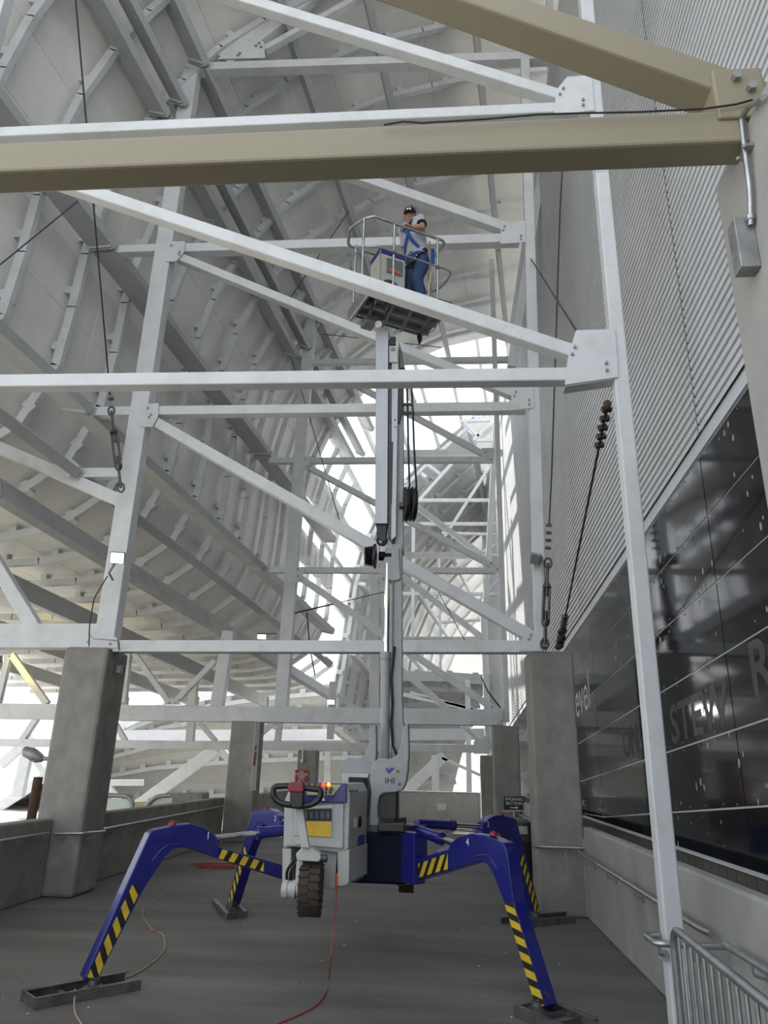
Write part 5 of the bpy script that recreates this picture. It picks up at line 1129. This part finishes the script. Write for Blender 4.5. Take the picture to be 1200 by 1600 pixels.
barrier((-0.48, 23.1, 0), (1.05, 23.2, 0), 1.05, 16, 'far crowd barrier nearer the right columns, in front of the end wall', 0.3)

# ================================================================== CORDS ON THE FLOOR
def floor_pts(l, z=0.006): return [PZ(x, y, z) for x, y in l]
def smooth_pts(p, n=5):
    out = []
    for i in range(len(p)-1):
        p0, p1, p2, p3 = p[max(i-1, 0)], p[i], p[i+1], p[min(i+2, len(p)-1)]
        for k in range(n):
            t = k/n; out.append(0.5*((2*p1)+(p2-p0)*t+(2*p0-5*p1+4*p2-p3)*t*t+(3*p1-p0-3*p2+p3)*t**3))
    return out+[p[-1]]
c_ = [PY(526, 1384, 7.05), PY(525, 1420, 6.95), PY(521, 1460, 6.85), PY(517, 1495, 6.75)]+floor_pts([(514, 1530), (509, 1550), (497, 1568), (475, 1582), (440, 1597), (400, 1612)])
pc = empty('power_cord', V((-0.78, 7.05, 0)), 'red power cord hanging from the cabinet and trailing along the floor', 'cord')
MB().tube(smooth_pts(c_), 0.006, 8).build('cable', 'cord_red', pc, smooth=True)
MB().tube([PY(527, 1364, 7.06), PY(526, 1385, 7.05)], 0.018, 10).build('plug', 'orange', pc, smooth=True); MB().tube([PY(529, 1334, 7.05), PY(527, 1365, 7.06)], 0.014, 8).build('socket', 'black_plastic', pc, smooth=True)
ec = floor_pts([(196, 1528), (215, 1520), (240, 1503), (256, 1485), (257, 1468), (252, 1458), (240, 1454), (230, 1443), (223, 1430), (224, 1418), (232, 1410), (250, 1402), (262, 1391), (275, 1382), (296, 1371), (303, 1366), (330, 1357)])
e_ = empty('extension_cord', ec[5], 'pale extension cord winding over the floor behind leg 1', 'cord')
MB().tube(smooth_pts(ec), 0.006, 8).build('cable', 'cord_pink', e_, smooth=True); MB().lathe(ec[6], ec[5]-ec[6], [(0, 0.012), (0.08, 0.012)], 8).build('connector', 'cord_red', e_)
cl = []
cc_ = PZ(336, 1355, 0)
for i in range(70): t = i*0.36; cl.append(cc_+V((math.cos(t)*(0.32+0.05*math.sin(t*1.7))+0.06*math.sin(t*0.31), math.sin(t)*(0.20+0.05*math.cos(t*1.3)), 0.012+0.0006*i)))
tag(MB().tube(cl, 0.010, 6).build('coiled_cord', 'cord_red', smooth=True), 'red cord lying in a loose coil behind leg 1', 'cord')
c2 = [PY(117, 1546, 6.25), PY(118, 1552, 6.2)]+[PZ(116, 1566, 0.05)]+floor_pts([(117, 1580), (122, 1592), (132, 1606)])
tag(MB().tube(smooth_pts(c2), 0.006, 8).build('short_cord', 'cord_pink', smooth=True), 'short pink cord hanging over the long pad at lower left', 'cord')
# grit on the floor
mb = MB(); mb2 = MB()
for i in range(150):
    x, y = random.uniform(-4.6, 1.65), random.uniform(4.6, 14); s_ = random.uniform(0.004, 0.011)
    (mb if i % 3 == 0 else mb2).lathe((x, y, 0.0), (0, 0, 1), [(0, s_), (s_*0.4, s_*0.8)], 5)
tag(mb.build('floor_grit', 'debris_white'), 'scattered pale grit on the concrete floor', 'grit', kind='stuff'); tag(mb2.build('floor_grit', 'debris_dark'), 'scattered dark grit on the concrete floor', 'grit', kind='stuff')

# ================================================================== BEYOND THE LEFT PARAPET
struct(MB().box(-12, -6.6, 10.6, 10.9, -0.6, PY(30, 1240, 10.6).z).build('wall_outer', 'concrete'))
tag(MB().tube([PY(60, 1214, 11.5)*1.0+V((0, 0, -0.6-PY(60, 1214, 11.5).z)), PY(60, 1214, 11.5)], 0.07, 10).build('bollard', 'brown_rust', smooth=True), 'rusty brown bollard stub left of the broad column', 'bollard')
for i, (pts, lb_) in enumerate((((( 160, 1242), (200, 1244), (207, 1253), (207, 1345)), 'escalator handrail loop nearer the broad left column'), (((225, 1345), (226, 1262), (243, 1244), (268, 1243)), 'escalator handrail loop beside the concrete block'))):
    er_ = empty('escalator_rail', PY(*pts[-1], 20)*1.0, lb_, 'handrail', 'escalator handrails beyond the parapet')
    MB().tube(arc_pts([PY(x, y, 20) for x, y in pts], 0.25), 0.06, 10).build('belt', 'galv_dull', er_, smooth=True)
    xs = [p[0] for p in pts]; x0_, x1_ = (160, 203) if i == 0 else (230, 268)
    MB().prism([PY(x0_, 1247, 20.02), PY(x1_, 1249, 20.02), PY(x1_, 1345, 20.02), PY(x0_, 1345, 20.02)], (0, 0.02, 0)).build('glass_panel', 'glass', er_)
tag(MB().prism([PY(268, 1240, 19), PY(316, 1239, 19), PY(316, 1350, 19), PY(268, 1350, 19)], (0, 0.6, 0)).build('concrete_block', 'concrete', bevel=0.03), 'grey concrete block beyond the left parapet', 'block')
tag(MB().prism([PY(160, 1252, 22), PY(172, 1250, 22), PY(172, 1300, 22), PY(160, 1300, 22)], (0, 0.4, 0)).build('barricade', 'orange', bevel=0.02), 'orange barricade seen past the broad left column', 'barricade')
tag(MB().prism([PY(175, 1254, 24), PY(330, 1250, 24), PY(330, 1300, 24), PY(175, 1300, 24)], (0, 0.08, 0)).build('site_fence', 'fence_straw'), 'straw coloured fence behind the escalator rails', 'fence')
